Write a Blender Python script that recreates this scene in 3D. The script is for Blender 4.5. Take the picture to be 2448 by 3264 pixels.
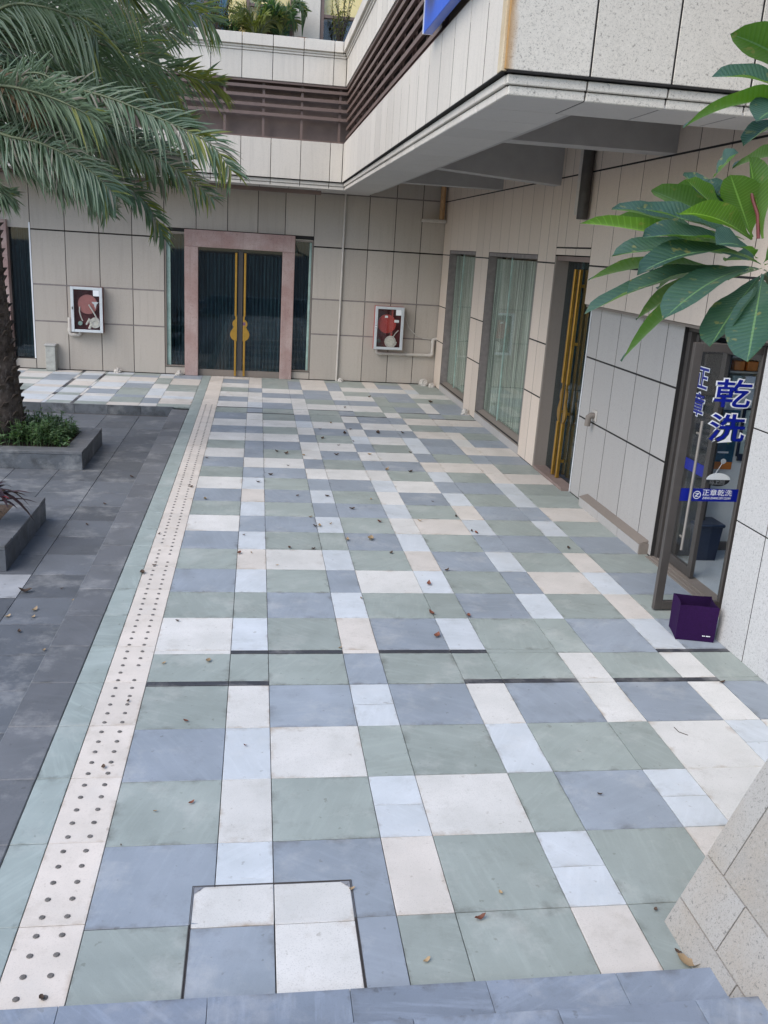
import bpy, math, random
from mathutils import Vector, Matrix

random.seed(7)
R = math.radians
for o in list(bpy.data.objects):
    bpy.data.objects.remove(o, do_unlink=True)
scene = bpy.context.scene
COL = scene.collection

# ------------------------------------------------------------------ camera
EYE = Vector((0.0, 0.0, 3.13))
RIGHT = Vector((0.98909, -0.13429, 0.06054))
DOWN = Vector((0.01917, -0.29014, -0.95679))
FWD = Vector((0.14605, 0.94752, -0.28440))
FOC = 2822.43                                   # focal length in photo pixels (2448 x 3264)
cam_d = bpy.data.cameras.new('camera')
cam = bpy.data.objects.new('camera', cam_d)
COL.objects.link(cam)
cam_d.sensor_fit = 'VERTICAL'
cam_d.sensor_height = 36.0
cam_d.lens = FOC / 3264 * 36.0
cam_d.clip_start = 0.05
cam_d.clip_end = 1000
m = Matrix((RIGHT, -DOWN, -FWD)).transposed().to_4x4()
m.translation = EYE
cam.matrix_world = m
scene.camera = cam

# ------------------------------------------------------------------ light
SUN_EL, SUN_AZ = 48.0, 236.0                     # degrees; azimuth clockwise from +Y
world = bpy.data.worlds.new('World')
scene.world = world
world.use_nodes = True
wn = world.node_tree
wn.nodes.clear()
w_out = wn.nodes.new('ShaderNodeOutputWorld')
w_bg = wn.nodes.new('ShaderNodeBackground')
w_sky = wn.nodes.new('ShaderNodeTexSky')
w_sky.sky_type = 'NISHITA'
w_sky.sun_disc = False
w_sky.sun_elevation = R(SUN_EL)
w_sky.sun_rotation = R(SUN_AZ)
w_sky.air_density = 1.0
w_sky.dust_density = 1.2
w_sky.ozone_density = 1.0
w_bg.inputs['Strength'].default_value = 0.15
wn.links.new(w_sky.outputs[0], w_bg.inputs[0])
wn.links.new(w_bg.outputs[0], w_out.inputs[0])
sun_d = bpy.data.lights.new('sun', 'SUN')
sun_d.energy = 1.2
sun_d.angle = R(50)
sun_d.color = (1.0, 0.94, 0.86)
sun = bpy.data.objects.new('sun', sun_d)
COL.objects.link(sun)
sd = Vector((math.sin(R(SUN_AZ)) * math.cos(R(SUN_EL)), math.cos(R(SUN_AZ)) * math.cos(R(SUN_EL)), math.sin(R(SUN_EL))))
sun.rotation_euler = sd.to_track_quat('Z', 'Y').to_euler()
sun.location = (-10, -10, 20)
scene.view_settings.view_transform = 'Standard'
scene.view_settings.look = 'None'
scene.view_settings.gamma = 1
scene.view_settings.use_curve_mapping = False
scene.view_settings.exposure = 1.05
scene.cycles.max_bounces = 10
scene.cycles.diffuse_bounces = 6
scene.cycles.transparent_max_bounces = 16

# ------------------------------------------------------------------ photo ray helpers
def ray(u, v):
    return FWD + RIGHT * ((u - 1224) / FOC) + DOWN * ((v - 1632) / FOC)
def on_z(u, v, z=0.0):
    d = ray(u, v)
    return EYE + d * ((z - EYE.z) / d.z)
def on_y(u, v, y):
    d = ray(u, v)
    return EYE + d * (y / d.y)
def on_x(u, v, x):
    d = ray(u, v)
    return EYE + d * (x / d.x)
def at_depth(u, v, t):
    return EYE + ray(u, v) * t

# ------------------------------------------------------------------ mesh helpers
class MB:
    def __init__(s):
        s.v, s.f, s.uv, s.mi, s.cur = [], [], {}, [], 0
    def add(s, vs, fs):
        b = len(s.v)
        s.v.extend([tuple(p) for p in vs])
        for f in fs:
            s.f.append(tuple(i + b for i in f))
            s.mi.append(s.cur)
        return b
    def box(s, x0, x1, y0, y1, z0, z1, c=0.0):
        if x0 > x1: x0, x1 = x1, x0
        if y0 > y1: y0, y1 = y1, y0
        if z0 > z1: z0, z1 = z1, z0
        if c <= 0:
            s.add([(x, y, z) for z in (z0, z1) for y in (y0, y1) for x in (x0, x1)],
                  [(0, 2, 3, 1), (4, 5, 7, 6), (0, 1, 5, 4), (2, 6, 7, 3), (0, 4, 6, 2), (1, 3, 7, 5)])
            return
        c = min(c, (x1 - x0) * .45, (y1 - y0) * .45, (z1 - z0) * .45)
        V, ids = [], {}
        lo, hi = (x0, y0, z0), (x1, y1, z1)
        for i in range(8):
            sg = ((i & 1), (i >> 1) & 1, (i >> 2) & 1)
            for ax in range(3):                    # vertex lying on the face of axis ax
                p = []
                for k in range(3):
                    e = hi[k] if sg[k] else lo[k]
                    if k != ax:
                        e += -c if sg[k] else c
                    p.append(e)
                ids[(i, ax)] = len(V)
                V.append(tuple(p))
        F = []
        for ax in range(3):
            o1, o2 = [k for k in range(3) if k != ax]
            for side in (0, 1):
                q = []
                for (p1, p2) in ((0, 0), (1, 0), (1, 1), (0, 1)):
                    i = (side << ax) | (p1 << o1) | (p2 << o2)
                    q.append(ids[(i, ax)])
                flip = (side == 0)
                if ax == 1: flip = not flip
                F.append(tuple(reversed(q)) if flip else tuple(q))
        for ax in range(3):                        # edges parallel to ax
            o1, o2 = [k for k in range(3) if k != ax]
            for p1 in (0, 1):
                for p2 in (0, 1):
                    a = (0 << ax) | (p1 << o1) | (p2 << o2)
                    b = (1 << ax) | (p1 << o1) | (p2 << o2)
                    F.append((ids[(a, o1)], ids[(b, o1)], ids[(b, o2)], ids[(a, o2)]))
        for i in range(8):
            F.append((ids[(i, 0)], ids[(i, 1)], ids[(i, 2)]))
        s.add(V, F)
    def quad(s, a, b, c, d):
        s.add([a, b, c, d], [(0, 1, 2, 3)])
    def tube(s, pts, r, n=8, caps=True):
        pts = [Vector(p) for p in pts]
        rs = r if isinstance(r, (list, tuple)) else [r] * len(pts)
        vs, fs = [], []
        up = None
        for i, p in enumerate(pts):
            t = (pts[min(i + 1, len(pts) - 1)] - pts[max(i - 1, 0)]).normalized()
            if up is None:
                up = Vector((0, 0, 1)) if abs(t.z) < .9 else Vector((1, 0, 0))
            a = t.cross(up).normalized()
            up = a.cross(t).normalized()
            for k in range(n):
                th = 2 * math.pi * k / n
                vs.append(p + a * (math.cos(th) * rs[i]) + up * (math.sin(th) * rs[i]))
        for i in range(len(pts) - 1):
            for k in range(n):
                fs.append((i * n + k, i * n + (k + 1) % n, (i + 1) * n + (k + 1) % n, (i + 1) * n + k))
        if caps:
            fs.append(tuple(range(n)))
            fs.append(tuple(reversed(range((len(pts) - 1) * n, len(pts) * n))))
        s.add(vs, fs)
    def disc(s, c, ax, r, h, n=20):
        c, ax = Vector(c), Vector(ax).normalized()
        s.tube([c, c + ax * h], r, n)
    def prism(s, poly, fn0, fn1):
        """poly: 2-D outline; fn0/fn1 map (a,b) to the two end points"""
        n = len(poly)
        vs = [fn0(*p) for p in poly] + [fn1(*p) for p in poly]
        fs = [tuple(range(n)), tuple(reversed(range(n, 2 * n)))]
        for i in range(n):
            j = (i + 1) % n
            fs.append((i, i + n, j + n, j))
        s.add(vs, fs)
    def mesh(s, name, mats, smooth=False):
        me = bpy.data.meshes.new(name)
        me.from_pydata(s.v, [], s.f)
        for mt in (mats if isinstance(mats, (list, tuple)) else [mats]):
            me.materials.append(mt)
        if any(s.mi):
            me.polygons.foreach_set('material_index', s.mi)
        import bmesh
        bm = bmesh.new(); bm.from_mesh(me)
        bmesh.ops.recalc_face_normals(bm, faces=bm.faces)
        bm.to_mesh(me); bm.free()
        if smooth:
            me.polygons.foreach_set('use_smooth', [True] * len(me.polygons))
            try:
                me.set_sharp_from_angle(angle=R(40))
            except Exception:
                pass
        me.update()
        return me

def link(name, data, parent=None):
    o = bpy.data.objects.new(name, data)
    COL.objects.link(o)
    if parent is not None:
        o.parent = parent
        l = Vector(parent.get('_base', (0, 0, 0)))
        o.matrix_parent_inverse = Matrix.Translation(-l)
    return o
def obj(name, mb, mats, parent=None, smooth=False):
    return link(name, mb.mesh(name, mats, smooth), parent)
def tag(o, label=None, cat=None, group=None, kind=None):
    if label: o['label'] = label
    if cat: o['category'] = cat
    if group: o['group'] = group
    if kind: o['kind'] = kind
    return o
def thing(name, base, label, cat, group=None, local=False, rz=0.0):
    """Empty at the base of a thing. local=True: children are written in its own coordinates"""
    o = bpy.data.objects.new(name, None)
    o.empty_display_size = .1
    COL.objects.link(o)
    o.location = base
    o.rotation_euler.z = rz
    if not local:
        o['_base'] = tuple(base)
    return tag(o, label, cat, group)
def struct(name, base=(0, 0, 0)):
    o = bpy.data.objects.new(name, None)
    o.empty_display_size = .1
    COL.objects.link(o)
    o.location = base
    o['_base'] = tuple(base)
    o['kind'] = 'structure'
    return o
BOXES = {}
def slab(name, x0, x1, y0, y1, z0, z1, mat, parent, c=.004, tilt=0.0):
    """box piece with shared mesh data, its origin at its centre"""
    d = (round(x1 - x0, 3), round(y1 - y0, 3), round(z1 - z0, 3))
    key = (d, mat.name, c)
    if key not in BOXES:
        b = MB()
        b.box(-d[0] / 2, d[0] / 2, -d[1] / 2, d[1] / 2, -d[2] / 2, d[2] / 2, c)
        BOXES[key] = b.mesh(name, mat)
    o = link(name, BOXES[key], parent)
    o.location = ((x0 + x1) / 2, (y0 + y1) / 2, (z0 + z1) / 2)
    if tilt:
        o.rotation_euler = (random.uniform(-tilt, tilt), random.uniform(-tilt, tilt), 0)
    return o

# ------------------------------------------------------------------ materials
class NT:
    def __init__(s, name):
        s.m = bpy.data.materials.new(name)
        s.m.use_nodes = True
        s.t = s.m.node_tree
        s.t.nodes.clear()
        s.out = s.t.nodes.new('ShaderNodeOutputMaterial')
    def n(s, typ, **kw):
        nd = s.t.nodes.new(typ)
        for k, v in kw.items():
            if k.startswith('_'):
                setattr(nd, k[1:], v)
            else:
                key = int(k[1:]) if (k[0] == 'i' and k[1:].isdigit()) else k.replace('__', ' ')
                sock = nd.inputs[key]
                if hasattr(v, 'is_linked'):
                    s.t.links.new(v, sock)
                else:
                    sock.default_value = v
        return nd
    def l(s, a, b):
        s.t.links.new(a, b)
    def mix(s, fac, a, b, mode='MIX'):
        nd = s.t.nodes.new('ShaderNodeMix')
        nd.data_type = 'RGBA'
        nd.blend_type = mode
        for sock, v in ((nd.inputs[0], fac), (nd.inputs[6], a), (nd.inputs[7], b)):
            if hasattr(v, 'is_linked'):
                s.t.links.new(v, sock)
            else:
                sock.default_value = v
        return nd.outputs[2]
    def math(s, op, a, b=0.0, clamp=False):
        nd = s.t.nodes.new('ShaderNodeMath')
        nd.operation = op
        nd.use_clamp = clamp
        for sock, v in ((nd.inputs[0], a), (nd.inputs[1], b)):
            if hasattr(v, 'is_linked'):
                s.t.links.new(v, sock)
            else:
                sock.default_value = v
        return nd.outputs[0]
    def ramp(s, fac, stops):
        nd = s.t.nodes.new('ShaderNodeValToRGB')
        e = nd.color_ramp.elements
        while len(e) > 1:
            e.remove(e[-1])
        e[0].position, e[0].color = stops[0][0], stops[0][1]
        for p, c in stops[1:]:
            k = e.new(p); k.color = c
        s.l(fac, nd.inputs[0])
        return nd.outputs[0]
    def coords(s, scale=(1, 1, 1), rot=(0, 0, 0), rnd=True):
        g = s.n('ShaderNodeNewGeometry')
        vec = g.outputs['Position']
        if rnd:
            oi = s.n('ShaderNodeObjectInfo')
            k = s.n('ShaderNodeVectorMath', _operation='SCALE', i0=(37.1, 19.7, 11.3))
            s.l(oi.outputs['Random'], k.inputs['Scale'])
            a = s.n('ShaderNodeVectorMath', _operation='ADD')
            s.l(vec, a.inputs[0]); s.l(k.outputs[0], a.inputs[1])
            vec = a.outputs[0]
        mp = s.n('ShaderNodeMapping', Scale=scale, Rotation=rot)
        s.l(vec, mp.inputs['Vector'])
        return mp.outputs[0]
    def noise(s, vec, scale, detail=4.0, rough=.6):
        nd = s.n('ShaderNodeTexNoise', Scale=scale, Detail=detail, Roughness=rough)
        s.l(vec, nd.inputs['Vector'])
        return nd.outputs[0]
    def rand(s):
        return s.n('ShaderNodeObjectInfo').outputs['Random']
    def bump(s, h, strength=.3, dist=.01):
        nd = s.n('ShaderNodeBump', Strength=strength, Distance=dist)
        s.l(h, nd.inputs['Height'])
        return nd.outputs[0]
    def bsdf(s, col, rough=.6, metal=0.0, spec=.5, normal=None, **kw):
        b = s.n('ShaderNodeBsdfPrincipled')
        for k, v in (('Base Color', col), ('Roughness', rough), ('Metallic', metal), ('Specular IOR Level', spec)):
            if hasattr(v, 'is_linked'):
                s.l(v, b.inputs[k])
            else:
                b.inputs[k].default_value = v
        if normal is not None:
            s.l(normal, b.inputs['Normal'])
        for k, v in kw.items():
            b.inputs[k.replace('__', ' ')].default_value = v
        s.l(b.outputs[0], s.out.inputs[0])
        return b

def c4(r, g, b):
    return (r, g, b, 1.0)
def scl(c, k):
    return (min(c[0] * k, 1), min(c[1] * k, 1), min(c[2] * k, 1), 1.0)

def mat_paver(name, base, vein=0.0, speck=0.0, var=.12, rough=.55, grime=c4(.12, .10, .075)):
    """stone paving tile: per tile tone, cloudy mottling, optional slanting veins or granite specks, dirt creeping in from the joints"""
    t = NT(name)
    p = t.coords()
    rnd = t.rand()
    col = t.mix(rnd, scl(base, 1 - var), scl(base, 1 + var))
    cl = t.noise(p, 2.6, 6, .62)
    col = t.mix(t.ramp(cl, [(.32, c4(0, 0, 0)), (.72, c4(1, 1, 1))]), t.mix(1.0, col, c4(.82, .83, .82), 'MULTIPLY'), col)
    if vein:
        # slate grain, its direction differs from tile to tile
        rot = t.n('ShaderNodeVectorRotate', _rotation_type='Z_AXIS')
        t.l(p, rot.inputs['Vector'])
        t.l(t.math('MULTIPLY', rnd, 3.1), rot.inputs['Angle'])
        mp = t.n('ShaderNodeMapping', Scale=(3.0, 26.0, 8.0))
        t.l(rot.outputs[0], mp.inputs[0])
        vn = t.noise(mp.outputs[0], 1.0, 5, .6)
        col = t.mix(t.math('MULTIPLY', t.ramp(vn, [(.5, c4(0, 0, 0)), (.68, c4(1, 1, 1))]), vein), col, scl(base, 1.35))
        mp2 = t.n('ShaderNodeMapping', Scale=(1.2, 9.0, 3.0))
        t.l(rot.outputs[0], mp2.inputs[0])
        vn2 = t.noise(mp2.outputs[0], 1.0, 4, .5)
        col = t.mix(t.math('MULTIPLY', t.ramp(vn2, [(.52, c4(0, 0, 0)), (.7, c4(1, 1, 1))]), vein * .7), col, scl(base, .72))
    fine = t.noise(p, 140, 3, .7)
    if speck:
        sp = t.ramp(fine, [(.36, c4(1, 1, 1)), (.44, c4(0, 0, 0))])
        col = t.mix(t.math('MULTIPLY', sp, speck), col, scl(base, .62))
        big = t.noise(p, 55, 4, .7)
        col = t.mix(t.math('MULTIPLY', t.ramp(big, [(.55, c4(0, 0, 0)), (.7, c4(1, 1, 1))]), speck * .6), col, scl(base, .8))
    # dirt near the joints
    tc = t.n('ShaderNodeTexCoord')
    sx = t.n('ShaderNodeSeparateXYZ')
    t.l(tc.outputs['Generated'], sx.inputs[0])
    ex = t.math('ABSOLUTE', t.math('SUBTRACT', sx.outputs[0], .5))
    ey = t.math('ABSOLUTE', t.math('SUBTRACT', sx.outputs[1], .5))
    e = t.math('MAXIMUM', ex, ey)
    dirt = t.noise(p, 5.5, 5, .65)
    e2 = t.math('ADD', t.math('MULTIPLY', t.math('SUBTRACT', e, .44), 9.0), t.math('MULTIPLY', t.math('SUBTRACT', dirt, .56), 6.0))
    e3 = t.math('MULTIPLY', t.math('MULTIPLY', e2, t.ramp(e, [(.34, c4(0, 0, 0)), (.5, c4(1, 1, 1))])), .55, True)
    col = t.mix(e3, col, grime)
    # pale footprints of dried water and rubbed dust
    stain = t.noise(t.coords(rnd=False), 1.15, 7, .7)
    col = t.mix(t.math('MULTIPLY', t.ramp(stain, [(.56, c4(0, 0, 0)), (.74, c4(1, 1, 1))]), .3), col, t.mix(1.0, col, c4(.74, .72, .68), 'MULTIPLY'))
    smudge = t.noise(t.coords((1, 1, 1), rnd=False), 3.7, 8, .75)
    col = t.mix(t.math('MULTIPLY', t.ramp(smudge, [(.54, c4(0, 0, 0)), (.70, c4(1, 1, 1))]), .36), col, t.mix(1.0, col, c4(.62, .60, .56), 'MULTIPLY'))
    spot = t.noise(t.coords((1, 1, 1), rnd=False), 19, 3, .5)
    col = t.mix(t.math('MULTIPLY', t.ramp(spot, [(.68, c4(0, 0, 0)), (.73, c4(1, 1, 1))]), .55), col, t.mix(1.0, col, c4(.55, .52, .48), 'MULTIPLY'))
    dust = t.noise(t.coords((1, 1, 1), rnd=False), 2.1, 7, .7)
    col = t.mix(t.math('MULTIPLY', t.ramp(dust, [(.53, c4(0, 0, 0)), (.72, c4(1, 1, 1))]), .3), col, c4(.55, .54, .51))
    nrm = t.bump(fine, .18, .004)
    rg = t.ramp(cl, [(.3, c4(rough - .1,) * 3) if False else (.3, (rough - .1, rough - .1, rough - .1, 1)), (.7, (rough + .12, rough + .12, rough + .12, 1))])
    t.bsdf(col, rg, 0, .42, nrm)
    return t.m

def mat_stone(name, base, speck=.35, scale=60.0, var=.05, rough=.7, streak=.2, warm=None, edge=None):
    """granite cladding: crystal specks, cloudy tone, rain streaks"""
    t = NT(name)
    p = t.coords()
    col = t.mix(t.rand(), scl(base, 1 - var), scl(base, 1 + var))
    if warm:
        wv = t.noise(p, 1.7, 4, .6)
        col = t.mix(t.ramp(wv, [(.4, c4(0, 0, 0)), (.7, c4(1, 1, 1))]), col, warm)
    sp = t.noise(p, scale, 3, .75)
    col = t.mix(t.math('MULTIPLY', t.ramp(sp, [(.31, c4(1, 1, 1)), (.42, c4(0, 0, 0))]), speck), col, scl(base, .45))
    sp3 = t.noise(p, scale * 2.7, 2, .6)
    col = t.mix(t.math('MULTIPLY', t.ramp(sp3, [(.33, c4(1, 1, 1)), (.42, c4(0, 0, 0))]), speck * .75), col, scl(base, .5))
    col = t.mix(t.math('MULTIPLY', t.ramp(sp, [(.56, c4(0, 0, 0)), (.68, c4(1, 1, 1))]), speck * .5), col, scl(base, 1.2))
    sp2 = t.noise(p, scale * .28, 4, .7)
    col = t.mix(t.math('MULTIPLY', t.ramp(sp2, [(.55, c4(0, 0, 0)), (.75, c4(1, 1, 1))]), .28), col, scl(base, .78))
    if streak:
        st = t.noise(t.coords((7, 7, .5)), 1.6, 5, .65)
        col = t.mix(t.math('MULTIPLY', t.ramp(st, [(.5, c4(0, 0, 0)), (.78, c4(1, 1, 1))]), streak), col, scl(base, .66))
    if edge:                                       # rusty run-off along the low-X edge of the piece
        tc = t.n('ShaderNodeTexCoord')
        sx = t.n('ShaderNodeSeparateXYZ')
        t.l(tc.outputs['Generated'], sx.inputs[0])
        wob = t.noise(t.coords((6, 6, 1.5)), 2.0, 5, .7)
        k = t.math('SUBTRACT', t.math('ADD', sx.outputs[0], t.math('MULTIPLY', wob, .14)), .02)
        col = t.mix(t.ramp(k, [(.05, c4(1, 1, 1)), (.17, c4(0, 0, 0))]), col, edge)
    t.bsdf(col, rough, 0, .35, t.bump(sp, .35, .004))
    return t.m

def mat_plain(name, base, rough=.5, metal=0.0, spec=.5, mottle=.15, scale=8.0, bump=0.0):
    t = NT(name)
    p = t.coords()
    nz = t.noise(p, scale, 5, .65)
    col = t.mix(t.ramp(nz, [(.3, c4(0, 0, 0)), (.7, c4(1, 1, 1))]), scl(base, 1 - mottle), scl(base, 1 + mottle))
    rg = t.math('ADD', t.math('MULTIPLY', nz, .16), rough - .08, True)
    t.bsdf(col, rg, metal, spec, t.bump(nz, bump, .01) if bump else None)
    return t.m

def mat_glass(name, tint, refl=1.0):
    t = NT(name)
    tr = t.n('ShaderNodeBsdfTransparent', Color=tint)
    gl = t.n('ShaderNodeBsdfGlossy', Roughness=.02, Color=c4(.95, .97, 1))
    lw = t.n('ShaderNodeLayerWeight', Blend=.5)
    fr = t.math('ADD', t.math('MULTIPLY', t.math('POWER', lw.outputs['Facing'], 4.6), .85), .035)
    mx = t.n('ShaderNodeMixShader')
    t.l(t.math('MULTIPLY', fr, refl, True), mx.inputs[0])
    t.l(tr.outputs[0], mx.inputs[1]); t.l(gl.outputs[0], mx.inputs[2])
    t.l(mx.outputs[0], t.out.inputs[0])
    return t.m

def mat_leaf(name, top, under, vein, rough=.4, trans=.35, uvveins=True, var=.25, veinamt=.16):
    """leaf: darker glossy upper side, paler underside, light comes through; veins run off the midrib"""
    t = NT(name)
    g = t.n('ShaderNodeNewGeometry')
    p = t.coords()
    nz = t.noise(p, 14, 4, .6)
    k = t.mix(t.rand(), c4(1 - var, 1 - var, 1 - var), c4(1 + var, 1 + var, 1 + var))
    col = t.mix(g.outputs['Backfacing'], top, under)
    col = t.mix(1.0, col, k, 'MULTIPLY')
    col = t.mix(t.math('MULTIPLY', t.ramp(nz, [(.4, c4(0, 0, 0)), (.75, c4(1, 1, 1))]), .35), col, t.mix(1.0, col, c4(1.3, 1.2, .8), 'MULTIPLY'))
    if uvveins:
        bl = t.noise(p, 38, 3, .55)
        col = t.mix(t.math('MULTIPLY', t.ramp(bl, [(.62, c4(0, 0, 0)), (.68, c4(1, 1, 1))]), .6), col, c4(.24, .21, .07))
        du = t.noise(p, 5, 6, .7)
        col = t.mix(t.math('MULTIPLY', t.ramp(du, [(.48, c4(0, 0, 0)), (.75, c4(1, 1, 1))]), .4), col, t.mix(.45, col, c4(.22, .27, .24)))
    nrm = None
    if uvveins:
        uv = t.n('ShaderNodeUVMap')
        sx = t.n('ShaderNodeSeparateXYZ')
        t.l(uv.outputs[0], sx.inputs[0])
        av = t.math('ABSOLUTE', t.math('SUBTRACT', sx.outputs[1], .5))
        w = t.math('FRACT', t.math('MULTIPLY', t.math('SUBTRACT', sx.outputs[0], t.math('MULTIPLY', av, .16)), 24.0))
        line = t.math('LESS_THAN', t.math('ABSOLUTE', t.math('SUBTRACT', w, .5)), .085)
        mid = t.math('LESS_THAN', av, .022)
        vm = t.math('MAXIMUM', t.math('MULTIPLY', line, veinamt), mid)
        col = t.mix(vm, col, vein)
        nrm = t.bump(t.math('MULTIPLY', t.math('ABSOLUTE', t.math('SUBTRACT', w, .5)), 1.0), .25, .006)
    b = t.n('ShaderNodeBsdfPrincipled', Roughness=rough)
    t.l(col, b.inputs['Base Color'])
    b.inputs['Specular IOR Level'].default_value = .5
    if nrm is not None:
        t.l(nrm, b.inputs['Normal'])
    tr = t.n('ShaderNodeBsdfTranslucent')
    t.l(t.mix(1.0, col, c4(1.5, 1.7, .7), 'MULTIPLY'), tr.inputs['Color'])
    mx = t.n('ShaderNodeMixShader', i0=trans)
    t.l(b.outputs[0], mx.inputs[1]); t.l(tr.outputs[0], mx.inputs[2])
    t.l(mx.outputs[0], t.out.inputs[0])
    return t.m

P = {
    'W': mat_paver('white_granite_paver', c4(.61, .595, .565), 0, .6, .05, .6, c4(.30, .23, .16)),
    'P': mat_paver('cream_granite_paver', c4(.60, .555, .505), 0, .55, .05, .6, c4(.30, .22, .15)),
    'L': mat_paver('pale_blue_marble_paver', c4(.53, .56, .585), .12, .2, .06, .55, c4(.26, .24, .21)),
    'B': mat_paver('blue_grey_slate_paver', c4(.278, .312, .352), .14, .15, .1, .5, c4(.12, .12, .12)),
    'G': mat_paver('grey_green_slate_paver', c4(.298, .332, .308), .17, .15, .1, .5, c4(.10, .10, .085)),
    'K': mat_paver('black_granite_paver', c4(.045, .047, .055), 0, .2, .2, .45, c4(.12, .11, .1)),
}
M_BED = mat_plain('dark_joint_mortar', c4(.055, .05, .045), .9, mottle=.3, scale=20)
M_TACT = mat_paver('cream_tactile_paver', c4(.64, .575, .51), 0, .35, .05, .6, c4(.34, .27, .2))
M_DOT = mat_plain('worn_grey_stud', c4(.12, .11, .10), .7, mottle=.4, scale=30)
M_BORDER = mat_paver('green_border_slate', c4(.31, .355, .335), .3, .05, .07, .5, c4(.07, .075, .06))
M_KERB = mat_paver('grey_granite_kerb', c4(.135, .139, .147), .15, .3, .12, .55, c4(.05, .05, .045))
M_DARKSLAB = mat_paver('dark_granite_slab', c4(.118, .126, .138), .1, .35, .22, .5, c4(.04, .04, .04))
M_LIGHTSLAB = mat_paver('pale_grey_slab', c4(.33, .335, .345), .1, .3, .06, .5, c4(.1, .1, .1))
M_STEP = mat_paver('blue_grey_step_stone', c4(.225, .26, .315), .4, .25, .09, .5, c4(.09, .09, .09))
M_GRAN_BACK = mat_stone('grey_beige_granite', c4(.42, .375, .325), .4, 70, .085, .75, .34)
M_GRAN_SIDE = mat_stone('warm_beige_granite', c4(.575, .485, .405), .4, 70, .05, .75, .2)
M_GRAN_LOW = mat_stone('pale_grey_granite', c4(.37, .35, .33), .45, 70, .04, .75, .14)
M_GRAN_BAND = mat_stone('pale_band_granite', c4(.585, .54, .475), .4, 60, .075, .75, .42)
M_GRAN_FRONT = mat_stone('speckled_front_granite', c4(.60, .56, .49), 1.0, 46, .03, .75, .15)
M_GRAN_RUST = mat_stone('rust_stained_granite', c4(.60, .56, .49), 1.0, 46, .03, .75, .15, edge=c4(.38, .21, .07))
M_RUSTTRIM = mat_stone('rust_stained_corner', c4(.58, .50, .36), .5, 46, .03, .75, .7, c4(.42, .27, .12))
M_PILLAR = mat_stone('speckled_pillar_granite', c4(.49, .48, .465), 1.0, 52, .03, .75, .1)
M_GARDEN = mat_stone('garden_wall_granite', c4(.32, .305, .28), 1.0, 60, .12, .8, .12, c4(.32, .28, .23))
M_SOFFIT = mat_stone('grey_soffit_stone', c4(.47, .45, .425), .2, 60, .03, .8, .12)
M_BEAM = mat_plain('painted_grey_beam', c4(.33, .315, .30), .85, mottle=.08, scale=3)
M_JOINT = mat_plain('black_open_joint', c4(.018, .016, .015), .95, mottle=.2)
M_MORTAR = mat_plain('grey_brown_mortar', c4(.20, .175, .165), .9, mottle=.2)
M_SILL = mat_stone('brown_sill_stone', c4(.20, .17, .145), .3, 80, .05, .7, .2)
M_PINK = mat_stone('pink_granite', c4(.31, .20, .18), .6, 26, .08, .45, .5, c4(.43, .33, .30))
M_LOUVRE = mat_plain('brown_grey_louvre', c4(.145, .098, .082), .5, mottle=.1, scale=5)
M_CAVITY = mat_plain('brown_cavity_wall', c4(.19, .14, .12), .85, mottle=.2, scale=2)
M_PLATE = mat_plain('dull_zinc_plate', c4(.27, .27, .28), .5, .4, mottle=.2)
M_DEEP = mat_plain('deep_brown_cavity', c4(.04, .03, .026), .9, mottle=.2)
M_ALU = mat_plain('grey_brown_aluminium', c4(.075, .066, .06), .45, .2, mottle=.08)
M_SILVER = mat_plain('silver_aluminium', c4(.62, .64, .66), .4, .5, mottle=.06)
M_STEEL = mat_plain('brushed_steel', c4(.34, .31, .28), .4, .6, mottle=.08)
M_WHITE = mat_plain('white_painted_metal', c4(.72, .73, .74), .45, mottle=.05)
M_GREENEDGE = mat_plain('green_glass_edge', c4(.30, .42, .37), .35, mottle=.3, scale=5)
M_BRASS = mat_plain('brushed_brass', c4(.44, .25, .05), .36, .85, mottle=.14, scale=12)
M_DARKBRASS = mat_plain('tarnished_brass', c4(.13, .085, .03), .4, .7, mottle=.2)
M_GLASS = mat_glass('green_tinted_glass', c4(.92, .945, .925), .55)
M_DGLASS = mat_glass('dark_tinted_glass', c4(.55, .63, .65))
M_CLEAR = mat_glass('clear_glass', c4(.97, .975, .97), .8)
M_RED = mat_plain('red_enamel', c4(.36, .035, .03), .45, mottle=.15)
M_DULLRED = mat_plain('faded_red_enamel', c4(.17, .05, .04), .55, mottle=.2)
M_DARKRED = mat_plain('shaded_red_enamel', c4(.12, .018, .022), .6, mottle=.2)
M_PINKRED = mat_plain('faded_red_reel', c4(.33, .12, .11), .6, mottle=.12)
M_HOSE = mat_plain('cream_hose', c4(.55, .52, .47), .7, mottle=.15, scale=30)
M_PVC = mat_plain('beige_pvc', c4(.47, .435, .39), .55, mottle=.12)
M_RUSTPIPE = mat_plain('ochre_painted_pipe', c4(.42, .25, .12), .6, mottle=.3)
M_BLACK = mat_plain('black_plastic', c4(.018, .018, .02), .45, mottle=.2)
M_PURPLE = mat_plain('purple_fabric', c4(.022, .0055, .042), .95, 0, .15, mottle=.16, scale=60, bump=.15)
M_PURPLE2 = mat_plain('purple_lining', c4(.018, .005, .036), .95, 0, .15, mottle=.16, scale=60)
M_BLUE = mat_plain('blue_vinyl', c4(.004, .012, .23), .35, mottle=.03)
M_BLUESIGN = mat_plain('bright_blue_sign', c4(.0, .085, .55), .35, mottle=.03)
M_PALEBLUE = mat_plain('pale_blue_plastic', c4(.20, .45, .75), .35, mottle=.03)
M_WHITEV = mat_plain('white_vinyl', c4(.78, .79, .80), .4, mottle=.02)
M_GREYV = mat_plain('grey_print', c4(.26, .27, .28), .5, mottle=.05)
M_PLASTER = mat_plain('white_shop_wall', c4(.62, .64, .63), .7, mottle=.06, scale=2)
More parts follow.
